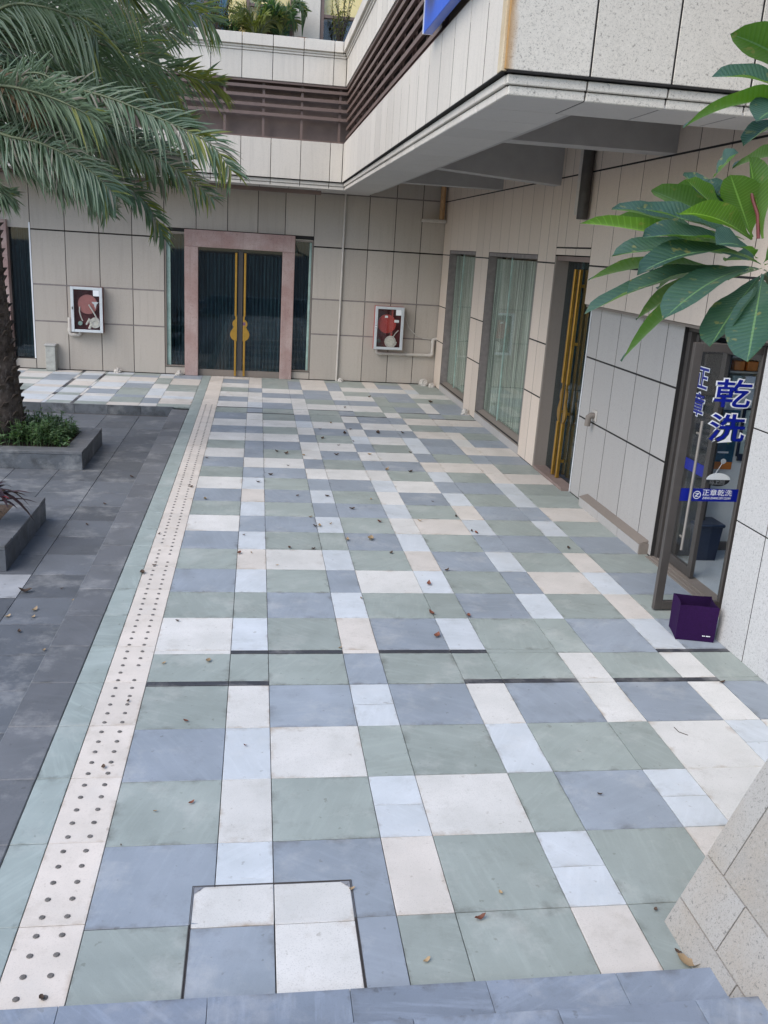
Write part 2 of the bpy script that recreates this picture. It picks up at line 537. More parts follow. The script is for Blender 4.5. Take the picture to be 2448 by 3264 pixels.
M_SHOPFLOOR = mat_plain('pale_glossy_floor', c4(.40, .44, .46), .22, mottle=.08, scale=2)
M_POSTER = mat_plain('dark_teal_poster', c4(.02, .085, .14), .4, mottle=.5, scale=9)
M_ORANGE = mat_plain('orange_print', c4(.62, .20, .035), .4, mottle=.1)
M_PAPER = mat_plain('pale_green_board', c4(.42, .50, .46), .5, mottle=.1)
M_CREAM = mat_plain('cream_shelf_paint', c4(.56, .52, .42), .5, mottle=.1)
M_NAVY = mat_plain('navy_plastic', c4(.012, .02, .045), .4, mottle=.15)
M_YELLOWREFL = mat_plain('painted_yellow_reflection', c4(.86, .68, .28), .6, mottle=.12, scale=2)  # reflection of a sunlit building, put into a flat colour
M_TEAL = mat_plain('dark_teal_cloth', c4(.03, .12, .11), .6, mottle=.4, scale=6)
M_SOIL = mat_plain('brown_soil', c4(.055, .035, .022), .95, mottle=.5, scale=25, bump=.8)
M_GROUND = mat_plain('worn_asphalt', c4(.06, .06, .06), .9, mottle=.25, scale=3)
M_ROCK = mat_plain('pale_cement_lump', c4(.45, .42, .38), .9, mottle=.3, scale=30, bump=.5)
M_BARK = None

# --- curtains: pleated cloth with a woven stripe
def mat_curtain(name, dark, light):
    t = NT(name)
    w = t.noise(t.coords((62, 62, .5), rnd=False), 1.0, 3, .6)
    w2 = t.noise(t.coords((9, 9, 1.2), rnd=False), 1.0, 4, .6)
    col = t.mix(t.ramp(w, [(.42, c4(0, 0, 0)), (.62, c4(1, 1, 1))]), dark, light)
    col = t.mix(t.math('MULTIPLY', w2, .5), col, scl(dark, .8))
    t.bsdf(col, .85, 0, .2)
    return t.m
M_CURT_GREEN = mat_curtain('pale_green_curtain', c4(.12, .14, .12), c4(.56, .59, .53))
M_CURT_DARK = mat_curtain('dark_teal_curtain', c4(.03, .05, .06), c4(.20, .27, .28))

# ==================================================================== GROUND
g = MB()
g.box(-250, 250, -250, 250, -.9, -.7)
tag(obj('ground', g, M_GROUND), kind='structure')

CX = [-.745, -.155, .14, .735, 1.03, 1.625, 1.93, 2.53, 2.83, 3.42, 3.705, 4.42]
ROWS = [  # y0, y1, colours of the eleven columns left to right
    (2.60, 3.54, 'G--GGPGGWLG'), (3.54, 4.14, 'BLBPGLGPPWL'), (4.14, 4.735, 'GWGLWGBLWLB'), (4.735, 5.335, 'BLWGGLGGWLW'),
    (5.335, 5.93, 'GWBLBWBWBWB'), (6.00, 6.455, 'GGGBGGGWGWG'), (6.52, 7.16, 'WLGPBLGGBLB'), (7.16, 7.755, 'GGBLGGBLGPG'),
    (7.755, 8.36, 'BLGBWLGBPLB'), (8.36, 8.97, 'GPWLGPBLGPG'), (8.97, 9.57, 'BLGGBLGBBGB'), (9.57, 10.17, 'WBBLGWPLGLG'),
    (10.17, 10.77, 'GLGBBLGPBBP'), (10.77, 11.37, 'BPBLGWBLGLG'), (11.37, 11.97, 'WLGBBLWBBLG'), (11.97, 12.55, 'GBBWWWGLGPP'),
    (12.55, 13.15, 'BWWBGBBPPPG'), (13.15, 13.745, 'WBGWBWWBGBB'), (13.745, 14.345, 'GBBWWBGLBPP'), (14.345, 14.945, 'WWWBGLWLBWB'),
    (14.945, 15.545, 'BBGWBWBBPPG'), (15.545, 16.145, 'WWWLWBWWGBB'), (16.145, 16.78, 'BWGBGWBBPPP'),
    (16.84, 17.32, 'GBGWGBGWGBG'), (17.38, 18.0, 'WLBWWWWGBWB'), (18.0, 18.6, 'BWWWGBBGGWB'), (18.6, 19.2, 'WWBBBWWGBGG'),
    (19.2, 19.8, 'GBWWBWGBBWW'), (19.8, 20.4, 'WPGBPBWWWLG'), (20.4, 21.0, 'BPGBPBGPBPG'), (21.0, 21.385, 'PPGGPGGPGPG'),
]
STRIPS = [((5.935, 5.995), (0, 1, 5, 6, 8, 9)), ((6.46, 6.515), (1, 2, 4, 5, 9, 10)), ((16.785, 16.835), (1, 2, 5, 6, 9, 10)), ((17.325, 17.375), (0, 1, 4, 5, 8, 9))]
SPLIT = {(2, 3), (1, 5), (2, 7), (3, 9), (4, 3)}        # narrow pale tiles laid as two halves
pav = struct('pavement', (0, 12, 0))
b = MB(); b.box(-1.24, 4.6, 2.4, 21.6, -.3, -.012)
obj('mortar_bed', b, M_BED, pav)
far = MB()
far_keys = list(P)
GAP = .0022
for ri, (y0, y1, cs) in enumerate(ROWS):
    for ci, k in enumerate(cs):
        if k == '-':
            continue
        x0, x1 = CX[ci], CX[ci + 1]
        if ri == 0 and ci == 0:
            x1 = -.265
        parts = [(y0, y1)]
        if (ri, ci) in SPLIT:
            parts = [(y0, (y0 + y1) / 2), ((y0 + y1) / 2, y1)]
        for (a, c) in parts:
            dz = random.uniform(-.0012, .0012)
            ya, yc = a, c
            # a slate tile runs on through a dark strip where the strip is missing
            for (s0, s1), cols in STRIPS:
                if ci not in cols and abs(s1 + .005 - ya) < .02 and random.random() < .6:
                    ya = s0 + .003
                elif ci not in cols and abs(s1 + .005 - ya) < .02:
                    far_fill = slab('paving_tile', x0 + GAP, x1 - GAP, s0 - .003 + GAP, s1 + .003 - GAP, -.03, dz, P[k], pav, .0015)
            if ri < 23:
                slab('paving_tile', x0 + GAP, x1 - GAP, ya + GAP, yc - GAP, -.03, dz, P[k], pav, .0022, .0008)
            else:
                far.cur = far_keys.index(k)
                far.box(x0 + GAP, x1 - GAP, ya + GAP, yc - GAP, -.03, dz, 0)
# the manhole lies in the first two rows: fill round it
slab('paving_tile', .539, .735 - GAP, 2.6, 3.54 - GAP, -.03, .0008, P['B'], pav, .0022)
slab('paving_tile', -.155 + GAP, .14 - GAP, 3.845, 4.14 - GAP, -.03, .001, P['L'], pav, .0022)
tag(obj('far_paving', far, [P[k] for k in far_keys], pav), kind='stuff')
for (s0, s1), cols in STRIPS:
    for ci in cols:
        slab('dark_strip', CX[ci] + GAP, CX[ci + 1] - GAP, s0 + .001, s1 - .001, -.03, .0015, P['K'], pav, .0015)
# border slates and the tactile band
yy = 2.37
while yy < 21.3:
    y1 = min(yy + .605, 21.385)
    slab('border_tile', -1.24 + GAP, -1.045 - GAP, yy + GAP, y1 - GAP, -.03, random.uniform(-.001, .0015), M_BORDER, pav, .0025)
    slab('tactile_tile', -1.045 + GAP, -.745 - GAP, yy + GAP, y1 - GAP, -.03, random.uniform(-.001, .001), M_TACT, pav, .002)
    yy += .605
dots = MB()
y = 2.44
while y < 17.5:
    for x in (-.953, -.838):
        if random.random() < .985:
            n = 8
            vs = [(x + .0155 * math.cos(2 * math.pi * i / n), y + .0155 * math.sin(2 * math.pi * i / n), .0012) for i in range(n)]
            vs += [(x + .011 * math.cos(2 * math.pi * i / n), y + .011 * math.sin(2 * math.pi * i / n), .0055) for i in range(n)]
            dots.add(vs, [tuple(range(n, 2 * n))] + [(i, (i + 1) % n, n + (i + 1) % n, n + i) for i in range(n)])
    y += .1195
tag(obj('tactile_studs', dots, M_DOT, pav), kind='stuff')

# ---- raised walkway along the back, left of the tactile band
walk = struct('walkway', (-3.4, 19.2, 0))
b = MB(); b.box(-6.4, -1.24, 17.19, 21.6, -.4, -.012)
obj('mortar_bed', b, M_BED, walk)
XS = [-6.35, -5.75, -5.15, -4.55, -3.97, -3.90, -3.45, -3.39, -2.80, -2.20, -1.87, -1.24]
YS = [17.15, 17.45, 18.05, 18.35, 18.95, 19.25, 19.85, 20.15, 20.75, 21.05, 21.385]
rw = random.Random(31)
for j in range(len(YS) - 1):
    prev = ''
    for i in range(len(XS) - 1):
        nar = XS[i + 1] - XS[i] < .1
        k = 'K' if nar and rw.random() < .55 else rw.choice([c for c in 'WPLBGWLG' if c != prev])
        if XS[i + 1] > -1.3 and k == 'K': k = 'P'
        prev = k
        slab('paving_tile', XS[i] + GAP, XS[i + 1] - GAP, YS[j] + GAP, YS[j + 1] - GAP, -.03, rw.uniform(-.001, .001), P[k], walk, .002)
for i in range(8):                                     # dark granite riser down to the court
    slab('riser_stone', -6.4 + i * .6075 + .002, -6.4 + (i + 1) * .6075 - .002, 17.12, 17.148, -.19, -.001, M_DARKSLAB, walk, .003)

# ---- sunken court of dark granite
court = struct('courtyard_floor', (-3.3, 10, -.17))
b = MB(); b.box(-8.5, -1.56, .5, 17.14, -.6, -.183)
obj('mortar_bed', b, M_BED, court)
rc = random.Random(5)
for i in range(7):
    x1 = -1.557 - i * .6
    x0 = x1 - .6
    for j in range(24):
        y0 = 2.6 + j * .6
        y1 = min(y0 + .6, 17.11)
        if x1 < -3.3 and y0 < 7.0:
            continue
        mt = M_DARKSLAB
        if (i, j) in ((1, 9), (5, 18), (3, 14)):
            mt = M_LIGHTSLAB
        slab('floor_slab', x0 + .0025, x1 - .0025, y0 + .002, y1 - .002, -.2, -.17 + rc.uniform(-.0012, .0012), mt, court, .0025, .0007)
kerb = struct('kerb', (-1.4, 10, 0))
for j in range(24):
    y0 = 2.37 + j * .605
    y1 = min(y0 + .605, 17.11)
    slab('kerb_stone', -1.557, -1.243, y0 + .001, y1 - .001, -.2, rc.uniform(-.001, .001), M_KERB, kerb, .006)

# ---- stair up to the viewer
st = struct('stair', (.4, 2.4, 0))
for i in range(6):
    zt = .08 + .12 * i
    yn = 3.03 - .285 * i
    off = (0.05, .27, .45)[i % 3]
    x = -2.6 + off
    while x < 2.07 + .41 * zt:
        x1 = min(x + .6, 2.12 + .41 * zt)
        slab('step_stone', x + .0008, x1 - .0008, yn - .62, yn, zt - .1199, zt + random.uniform(-.0008, .0008), M_STEP, st, .002)
        x += .6

# ---- manhole with inlaid tiles
mh = thing('manhole_cover', (.14, 3.45, 0), 'square recessed manhole cover inlaid with white and blue paving tiles', 'manhole cover')
b = MB()
for a in ((-.2665, .5375, 3.8035, 3.807), (-.2665, -.263, 2.6, 3.8035), (.534, .5375, 2.6, 3.8035)):
    b.box(a[0], a[1], a[2], a[3], -.03, .0025)
obj('outer_frame', b, M_ALU, mh)
b = MB()
for a in ((-.260, .531, 3.7975, 3.801), (-.260, -.2565, 2.6, 3.7975), (.5275, .531, 2.6, 3.7975)):
    b.box(a[0], a[1], a[2], a[3], -.03, .002)
obj('inner_frame', b, M_ALU, mh)
slab('inlaid_tile', -.2555, .136, 3.52, 3.7965, -.03, .001, P['W'], mh, .002)
slab('inlaid_tile', .142, .5265, 3.52, 3.7965, -.03, .0005, P['W'], mh, .002)
slab('inlaid_tile', -.2555, .136, 2.61, 3.515, -.03, .0, P['B'], mh, .002)
slab('inlaid_tile', .142, .5265, 2.61, 3.515, -.03, .001, P['W'], mh, .002)
for sx, x in ((1, -.256), (-1, .526)):
    b = MB()
    b.add([(x, 3.795, .0035), (x + sx * .05, 3.795, .0035), (x, 3.745, .0035)], [(0, 1, 2)])
    b.disc((x + sx * .02, 3.775, .0036), (0, 0, 1), .009, .004, 10)
    obj('corner_plate', b, M_PLATE, mh)
b = MB(); b.box(-.29, .56, 2.6, 3.83, -.06, -.02)
obj('pit_lining', b, M_BED, mh)

# ==================================================================== THE BUILDING
bld = thing('stone_building', (3.2, 21.4, 0), 'two storey building clad in beige granite with louvred balcony over the shop fronts', 'building')
def core(name, boxes, mat, parent=None):
    b = MB()
    for q in boxes:
        b.box(*q)
    return obj(name, b, mat, parent or bld)
J = .007                                               # half joint

# ---- back wall (faces the viewer), y = 21.4
YB = 21.4
wall_b = core('wall', [(-8.0, -5.5, YB + .008, 22.2, -.4, 4.9), (-5.5, -5.02, YB + .008, 22.2, 3.22, 4.9), (-5.5, -5.02, YB + .008, 22.2, -.4, .24),
                       (-5.02, -2.12, YB + .008, 22.2, -.4, 4.9), (-2.12, 1.28, YB + .008, 22.2, 3.22, 4.9),
                       (1.28, 4.7, YB + .008, 22.2, -.4, 4.9), (-2.12, -1.62, YB + .008, 22.2, -.4, .19), (.82, 1.28, YB + .008, 22.2, -.4, .19)], M_JOINT)
wall_b['label'] = 'beige granite wall facing the viewer with pink framed entrance'
mort = MB()
def panels_b(xs, zs, mat=M_GRAN_BACK, y=YB):
    for i in range(len(xs) - 1):
        for j in range(len(zs) - 1):
            slab('facade_panel', xs[i] + J, xs[i + 1] - J, y, y + .03, zs[j] + .015, zs[j + 1] - .015, mat, wall_b, .004)
    for z in zs[1:-1]:
        mort.box(xs[0] + .002, xs[-1] - .002, y + .0015, y + .02, z - .0152, z + .0152)
ZL = [0.0, 1.09, 1.9, 3.08]
panels_b([-5.0, -4.265, -3.53, -2.815, -2.11], [-.0, 1.09, 1.9, 3.08])
panels_b([1.265, 1.94, 2.525, 3.145, 3.765, 4.44], [-.0, 1.09, 1.9, 3.08])
panels_b([-5.72, -5.0, -4.265, -3.53, -2.815, -2.11], [3.08, 4.26])
panels_b([-2.11, -1.4, -.70, -.02, .60, 1.265], [3.22 + .07, 4.26])
panels_b([1.265, 1.94, 2.525, 3.145, 3.765, 4.44], [3.08, 4.26, 4.8])
panels_b([-2.11, -1.65], [0, .19]); panels_b([.83, 1.265], [0, .19])
panels_b([-5.5, -5.0], [0, .24])
tag(obj('mortar_line', mort, M_MORTAR, wall_b), kind='stuff')

# windows and the double door of the back wall
def pane_y(x0, x1, z0, z1, y, mat, parent, name='glass'):
    b = MB(); b.box(x0, x1, y, y + .012, z0, z1)
    return obj(name, b, mat, parent)
def curtain_y(x0, x1, z0, z1, y, mat, parent, wl=.085, amp=.022):
    b = MB()
    n = max(4, int((x1 - x0) / wl * 6))
    rr = random.Random(int(x0 * 100))
    pts = []
    ph = 0
    for i in range(n + 1):
        ph += rr.uniform(.7, 1.4)
        pts.append((x0 + (x1 - x0) * i / n, y + amp * math.sin(ph)))
    vs = [(p[0], p[1], z0) for p in pts] + [(p[0], p[1], z1) for p in pts]
    b.add(vs, [(i, i + 1, n + 2 + i, n + 1 + i) for i in range(n)])
    return obj('curtain', b, mat, parent, True)
def dark_room(x0, x1, y0, y1, z0, z1, parent):
    b = MB(); b.box(x0, x1, y0, y1, z0, z1)
    return obj('room_lining', b, M_JOINT, parent)

w0 = core('window', [(-5.03, -5.0, YB - .005, YB + .3, .24, 3.22)], M_WHITE)
pane_y(-5.5, -5.03, .24, 3.22, YB + .10, M_DGLASS, w0)
curtain_y(-5.5, -5.03, .24, 3.2, YB + .22, M_CURT_DARK, w0)
fr0 = MB(); fr0.box(-5.78, -5.48, YB - .1, YB + .3, 0, 3.25, .006)
obj('window_frame', fr0, M_PINK, w0)
for (a, c, side) in ((-2.105, -1.65, 'l'), (.83, 1.26, 'r')):
    b = MB()
    b.box(a, c, YB + .0, YB + .2, 3.17, 3.215)
    if side == 'l':
        b.box(a, a + .035, YB + .01, YB + .2, .19, 3.17)
    else:
        b.box(c - .03, c, YB + .01, YB + .2, .19, 3.17)
    w = obj('window', b, M_SILL, bld)
    e = MB()
    if side == 'l':
        e.box(a + .037, a + .125, YB + .06, YB + .075, .2, 3.16)
    else:
        e.box(c - .085, c - .035, YB + .06, YB + .075, .2, 3.16)
    obj('glass_edge', e, M_GREENEDGE, w)
    pane_y(a, c, .19, 3.17, YB + .10, M_DGLASS, w)
    curtain_y(a, c, .19, 3.17, YB + .2, M_CURT_DARK, w)
    s = MB(); s.box(a, c, YB - .02, YB + .1, .19, .215)
    obj('sill', s, M_SILL, w)
door = core('entrance_door', [(-1.36, .57, YB + .0, YB + .25, 0, .148)], M_SILL)
for q in ((-1.655, -1.35, YB - .10, YB + .1, .0, 2.92), (.555, .835, YB - .10, YB + .1, .0, 2.92)):
    fm = MB(); fm.box(*q, .008)
    obj('door_jamb', fm, M_PINK, door)
fm = MB(); fm.box(-1.655, .835, YB - .105, YB + .1, 2.92, 3.29, .008)
obj('door_lintel', fm, M_PINK, door)
for a, c in ((-1.35, -.405), (-.385, .555)):
    lf = MB(); lf.box(a, c, YB + .02, YB + .034, .15, 2.92)
    obj('door_leaf', lf, M_DGLASS, door)
curtain_y(-1.35, .555, .15, 2.80, YB + .14, M_CURT_DARK, door)
b = MB(); b.box(-.445, -.345, YB + .008, YB + .05, .15, 2.9)
b.box(-.40, -.39, YB + .0, YB + .018, .15, 2.9)
obj('meeting_stile', b, M_ALU, door)
def gourd(sx):
    """half gourd plate beside the stile: two stacked lobes, narrow neck"""
    pts = []
    cx = 0.0
    for i in range(25):
        th = -math.pi / 2 + math.pi * i / 24
        pts.append((.155 * math.cos(th), 1.0 + .155 * math.sin(th)))
    pts = [p for p in pts if p[1] < 1.12]
    up = []
    for i in range(25):
        th = -math.pi / 2 + math.pi * i / 24
        up.append((.105 * math.cos(th), 1.245 + .105 * math.sin(th)))
    pts += [p for p in up if 1.17 < p[1] < 1.335]
    pts += [(.035, 1.35), (.045, 1.42), (0.0, 1.42)]
    return [(sx * (p[0] + .015), p[1]) for p in pts]
for sx, xc in ((-1, -.445), (1, -.34)):
    hb = MB()
    hb.prism(gourd(sx), lambda a, z, xc=xc: (xc + a, YB - .06, z), lambda a, z, xc=xc: (xc + a, YB - .035, z))
    x = xc + sx * .05
    hb.box(x - .024, x + .024, YB - .065, YB - .03, .03, .86, .006)
    hb.box(x - .024, x + .024, YB - .065, YB - .03, 1.42, 2.84, .006)
    for z in (.3, 1.0, 2.0, 2.7):
        hb.box(x - .012, x + .012, YB - .03, YB + .02, z - .02, z + .02)
    obj('door_handle', hb, M_BRASS, door)
sk = MB(); sk.box(-.325, -.265, YB - .0625, YB - .0605, 1.215, 1.285)
obj('purple_sticker', sk, mat_plain('purple_paper', c4(.16, .07, .14), .6), door)
dark_room(-1.5, .7, YB + .42, YB + .45, 0, 3.2, door)

# ---- right hand wall (faces left), x = 4.31 above and 4.42 below
XR = 4.31
wall_r = core('wall', [(XR + .0025, 5.0, 20.6, 21.43, 0, 4.9), (XR + .0025, 5.0, 17.0, 18.05, 0, 4.9), (XR + .0025, 5.0, 13.05, 13.9, 0, 4.9),
                       (XR + .0025, 5.0, 18.05, 20.6, 3.18, 4.9), (XR + .0025, 5.0, 13.9, 17.0, 3.18, 4.9), (XR + .0025, 5.0, 11.62, 13.05, 3.20, 4.9),
                       (XR + .0025, 5.0, 6.2, 11.62, 2.60, 4.9), (4.4225, 5.0, 8.88, 11.62, 0, 2.57),
                       (XR + .0025, 5.0, 18.05, 20.6, 0, .17), (XR + .0025, 5.0, 13.9, 17.0, 0, .17)], M_JOINT)
wall_r['label'] = 'warm beige granite wall on the right under the balcony'
JS = .0075
def panels_r(ys, zs, mat=M_GRAN_SIDE, x=XR):
    for i in range(len(ys) - 1):
        for j in range(len(zs) - 1):
            slab('facade_panel', x, x + .03, ys[i] + JS, ys[i + 1] - JS, zs[j] + .011, zs[j + 1] - .011, mat, wall_r, .0015)
up_y = [6.25, 6.95, 7.6, 8.30, 8.95, 9.58, 10.25, 10.93, 11.62]
panels_r(up_y, [2.58, 3.08, 4.26, 4.85])
panels_r([11.62, 12.17, 12.68, 13.05], [3.30, 4.26, 4.85]); panels_r([11.62, 12.2, 12.62, 13.05], [3.19, 3.30])
panels_r([13.05, 13.47, 13.9], [0, 1.09, 1.9, 3.08, 4.26, 4.85])
panels_r([13.9, 14.46, 15.08, 15.69, 16.28, 17.0], [3.18, 4.26, 4.85])
panels_r([17.0, 17.5, 18.05], [0, 1.09, 1.9, 3.08, 4.26, 4.85])
panels_r([18.05, 18.66, 19.3, 19.88, 20.6], [3.18, 4.26, 4.85])
panels_r([20.6, 21.38], [0, 1.09, 1.9, 3.08, 4.26, 4.85])
lo_y = [8.885, 9.28, 9.93, 10.60, 11.25, 11.60]
panels_r(lo_y, [.0, 1.09, 1.9, 2.56], M_GRAN_LOW, 4.42)
lg = core('stone_ledge', [(XR, 4.44, 8.98, 9.60 - .004, 0, .115), (XR, 4.44, 9.60 + .004, 10.25 - .004, 0, .115), (XR, 4.44, 10.25 + .004, 10.93, 0, .115)], M_GRAN_LOW)
b = MB()
b.prism([(XR - .004, .122), (4.42, .16), (4.42, .13), (XR - .004, .116)], lambda a, z: (a, 8.975, z), lambda a, z: (a, 10.93, z))
b.box(XR + .002, 4.418, 8.955, 8.972, 0, .125)
obj('ledge_top', b, M_SILL, lg)
b = MB(); b.box(XR + .03, 4.42, 6.72, 11.62, 2.555, 2.585)
obj('overhang_soffit', b, M_SILL, wall_r)
# white edge strip right of the brass door and metal reveal
def window_r(y0, y1, z0, z1):
    w = core('window', [(XR + .005, XR + .26, y0, y0 + .03, z0, z1), (XR + .005, XR + .26, y1 - .02, y1, z0, z1), (XR + .01, XR + .26, y0, y1, z1 - .06, z1)], M_MORTAR)
    b = MB()
    b.box(XR + .14, XR + .15, y0 + .03, y1 - .02, z0, z1 - .06)
    obj('glass', b, M_GLASS, w)
    b = MB()
    n = int((y1 - y0) * 40)
    rr = random.Random(int(y0 * 10)); ph = 0; pts = []
    for i in range(n + 1):
        ph += rr.uniform(.5, 1.25)
        pts.append((y0 + (y1 - y0) * i / n, XR + .185 + .02 * math.sin(ph)))
    b.add([(p[1], p[0], z0) for p in pts] + [(p[1], p[0], z1 - .1) for p in pts], [(i, i + 1, n + 2 + i, n + 1 + i) for i in range(n)])
    obj('curtain', b, M_CURT_GREEN, w, True)
    b = MB()
    b.prism([(XR - .012, .155), (XR + .17, .215), (XR + .17, .17), (XR - .012, .14)], lambda a, z: (a, y0 - .05, z), lambda a, z: (a, y1 - .0, z))
    obj('sill', b, M_SILL, w)
    k = max(3, round((y1 - y0) / .62))
    for i in range(k):
        a = y0 - .05 + (y1 - y0 + .05) * i / k
        c = y0 - .05 + (y1 - y0 + .05) * (i + 1) / k
        slab('plinth_panel', XR - .008, XR + .03, a + JS, c - JS, 0, .14, M_GRAN_LOW, w, .003)
    b = MB(); b.box(XR + .34, XR + .36, y0, y1, 0, z1)
    obj('room_lining', b, M_CAVITY, w)
    b = MB(); b.box(XR + .125, XR + .139, (y0 + y1) / 2 + .35, (y0 + y1) / 2 + .37, z0 + .02, z1 - .06)
    obj('glass_joint', b, M_GREENEDGE, w)
window_r(18.07, 20.58, .16, 3.18)
window_r(13.92, 16.98, .16, 3.18)
# faint pale frames seen through the near curtain
bd = core('brass_door', [(XR + .0, 4.7, 12.99, 13.045, .0, 3.18)], M_SILL)
bd['label'] = 'narrow dark glass door with tall brass gourd handles beside the curtained windows'
b = MB(); b.box(XR + .02, 4.72, 11.66, 12.99, 3.12, 3.185)
obj('door_head', b, M_CAVITY, bd)
b = MB(); b.box(XR - .004, 4.5, 11.63, 13.0, .0, .045)
obj('threshold', b, M_CAVITY, bd)
b = MB(); b.box(4.412, 4.432, 11.604, 11.618, .0, 2.56)
obj('edge_strip', b, M_WHITE, bd)
for a, c in ((11.64, 12.30), (12.32, 12.98)):
    b = MB(); b.box(4.50, 4.514, a, c, .05, 3.12)
    obj('door_leaf', b, M_DGLASS, bd)
b = MB()
pts = []
rr = random.Random(9); ph = 0
for i in range(61):
    ph += rr.uniform(.6, 1.3)
    pts.append((11.64 + 1.34 * i / 60, 4.60 + .02 * math.sin(ph)))
b.add([(p[1], p[0], .05) for p in pts] + [(p[1], p[0], 3.1) for p in pts], [(i, i + 1, 62 + i, 61 + i) for i in range(60)])
obj('curtain', b, M_CURT_DARK, bd, True)
b = MB(); b.box(4.66, 4.68, 11.6, 13.0, 0, 3.2)
obj('room_lining', b, M_JOINT, bd)
for sy, yc in ((-1, 12.26), (1, 12.36)):
    hb = MB()
    hb.prism(gourd(sy), lambda a, z, yc=yc: (4.415, yc + a * .8, z), lambda a, z, yc=yc: (4.44, yc + a * .8, z))
    y = yc + sy * .05
    hb.box(4.40, 4.45, y - .028, y + .028, .05, .86, .006)
    hb.box(4.40, 4.45, y - .028, y + .028, 1.42, 3.02, .006)
    for z in (.3, 1.0, 2.0, 2.8):
        hb.box(4.45, 4.50, y - .012, y + .012, z - .02, z + .02)
    obj('door_handle', hb, M_BRASS, bd)

# ---- speckled pillar beside the shop
pil = core('pillar', [(4.0725, 6.2, 2.6, 6.70, 0, 7.2)], M_JOINT)
pil['label'] = 'thick square pillar of pale speckled granite beside the shop door'
py = [2.6, 3.15, 3.77, 4.39, 5.01, 5.63, 6.262, 6.72]
for i in range(len(py) - 1):
    for z0, z1 in ((0, 1.1), (1.1, 1.9), (1.9, 3.08), (3.08, 4.26)):
        slab('facade_panel', 4.07, 4.1, py[i] + .006, py[i + 1] - .006, z0 + (.006 if z0 else 0), z1 - .006, M_PILLAR, pil, .002)
b = MB(); b.box(4.085, 4.6, 6.702, 6.719, 0, 4.26)
obj('side_panel', b, M_PILLAR, pil)

# ---- balcony: soffit, beams, mouldings, panels, louvres, upper parapet
Xb, Yf, Ybk = 1.79, 6.95, 20.05
soff = core('soffit', [(1.80, 2.47, 6.97, 20.06, 4.2735, 4.40), (2.47, 4.40, 6.97, 7.62, 4.2735, 4.40), (4.40, 7.0, 6.97, 7.62, 4.2735, 4.40), (-8, 2.47, 20.06, 21.45, 4.2735, 4.40)], M_JOINT)
y = 6.955
while y < 20.0:
    y1 = min(y + .655, 20.05)
    if y < 7.5:
        for xa, xc in ((1.795, 2.385), (2.385, 3.005), (3.005, 3.635), (3.635, 4.30), (4.30, 4.95), (4.95, 5.6)):
            slab('soffit_panel', xa + .007, xc - .007, y + .004, 7.62, 4.27, 4.298, M_SOFFIT, soff, .003)
    else:
        slab('soffit_panel', 1.795, 2.48, max(y, 7.624) + .006, y1 - .006, 4.27, 4.298, M_SOFFIT, soff, .003)
    y = y1 if y1 < 20.0 else 21
x = 2.48
while x > -6.5:
    slab('soffit_panel', x - .62 + .004, x - .004, 20.055, 21.39, 4.27, 4.298, M_SOFFIT, soff, .003)
    x -= .62
core('recess_ceiling', [(2.4, 4.95, 7.5, 21.43, 4.9, 5.0)], M_SOFFIT)
core('recess_side', [(2.47, 2.52, 7.63, 20.06, 4.272, 4.9), (2.52, 6.0, 7.60, 7.63, 4.272, 4.9)], M_BEAM)
for ya, zr in ((9.45, 4.27), (13.15, 4.16), (16.4, 4.27)):
    b = MB()
    b.prism([(2.52, 4.27), (XR + .03, zr), (XR + .03, 4.9), (2.52, 4.9)], lambda a, z: (a, ya, z), lambda a, z: (a, ya + .3, z))
    obj('ceiling_beam', b, M_BEAM, bld)
b = MB(); b.box(-7, 1.35, 20.75, 21.0, 4.19, 4.268)
obj('hanging_fascia', b, M_CAVITY, bld)

bal = core('balcony', [(1.7318, 2.40, 6.95, 20.1, 4.417, 5.0), (1.765, 7.5, 6.894, 6.99, 4.417, 7.3), (-8, 1.7318, 19.987, 21.4, 4.417, 5.1)], M_JOINT)
bal['label'] = 'projecting balcony band of pale granite panels with stepped moulding'
# stepped mouldings
def run_x(name, xa, xb, step, y0, y1, z0, z1, mat, parent, c=.004, gap=.006, phase=0.0):
    """pieces laid along X"""
    x = xa
    first = True
    while x < xb - .02:
        x1 = min(x + (phase if (first and phase) else step), xb)
        first = False
        slab(name, x + gap, x1 - gap, y0, y1, z0, z1, mat, parent, c)
        x = x1
def run_y(name, ya, yb, step, x0, x1, z0, z1, mat, parent, c=.004, gap=.0075, phase=0.0):
    y = ya
    first = True
    while y < yb - .02:
        y1 = min(y + (phase if (first and phase) else step), yb)
        first = False
        slab(name, x0, x1, y + gap, y1 - gap, z0, z1, mat, parent, c)
        y = y1
XL = -7.22
BX = XL  # back band joints at -1.02,-.4,.22,.85,1.46 ...
for (dx, z0, z1) in ((.0, 4.272, 4.336), (-.022, 4.342, 4.408)):
    run_x('moulding_stone', -6.60, 1.79 + dx, .62, Ybk + dx, Ybk + .08, z0, z1, M_GRAN_BAND, bal, .006)
    run_y('moulding_stone', 6.985, 20.04, .635, Xb + dx, Xb + .08, z0, z1, M_GRAN_BAND, bal, .006, .006, .31)
    run_x('moulding_stone', Xb + dx + .002, 7.0, .635, Yf + dx, Yf + .08, z0, z1, M_GRAN_FRONT, bal, .006, .006, .597 - dx)
run_x('facade_panel', -6.60, 1.725, .62, 19.98, 20.02, 4.425, 5.185, M_GRAN_BAND, bal, .005)
slab('facade_panel', 1.725, 1.765, 6.925, 7.055, 4.425, 7.1, M_RUSTTRIM, bal, .003)
run_y('facade_panel', 7.062, 19.97, .635, 1.73, 1.77, 4.425, 5.185, M_GRAN_BAND, bal, .001, .011, .46)
xs = [1.735, 2.388, 3.025, 3.655, 4.29, 4.925, 5.56, 6.2]
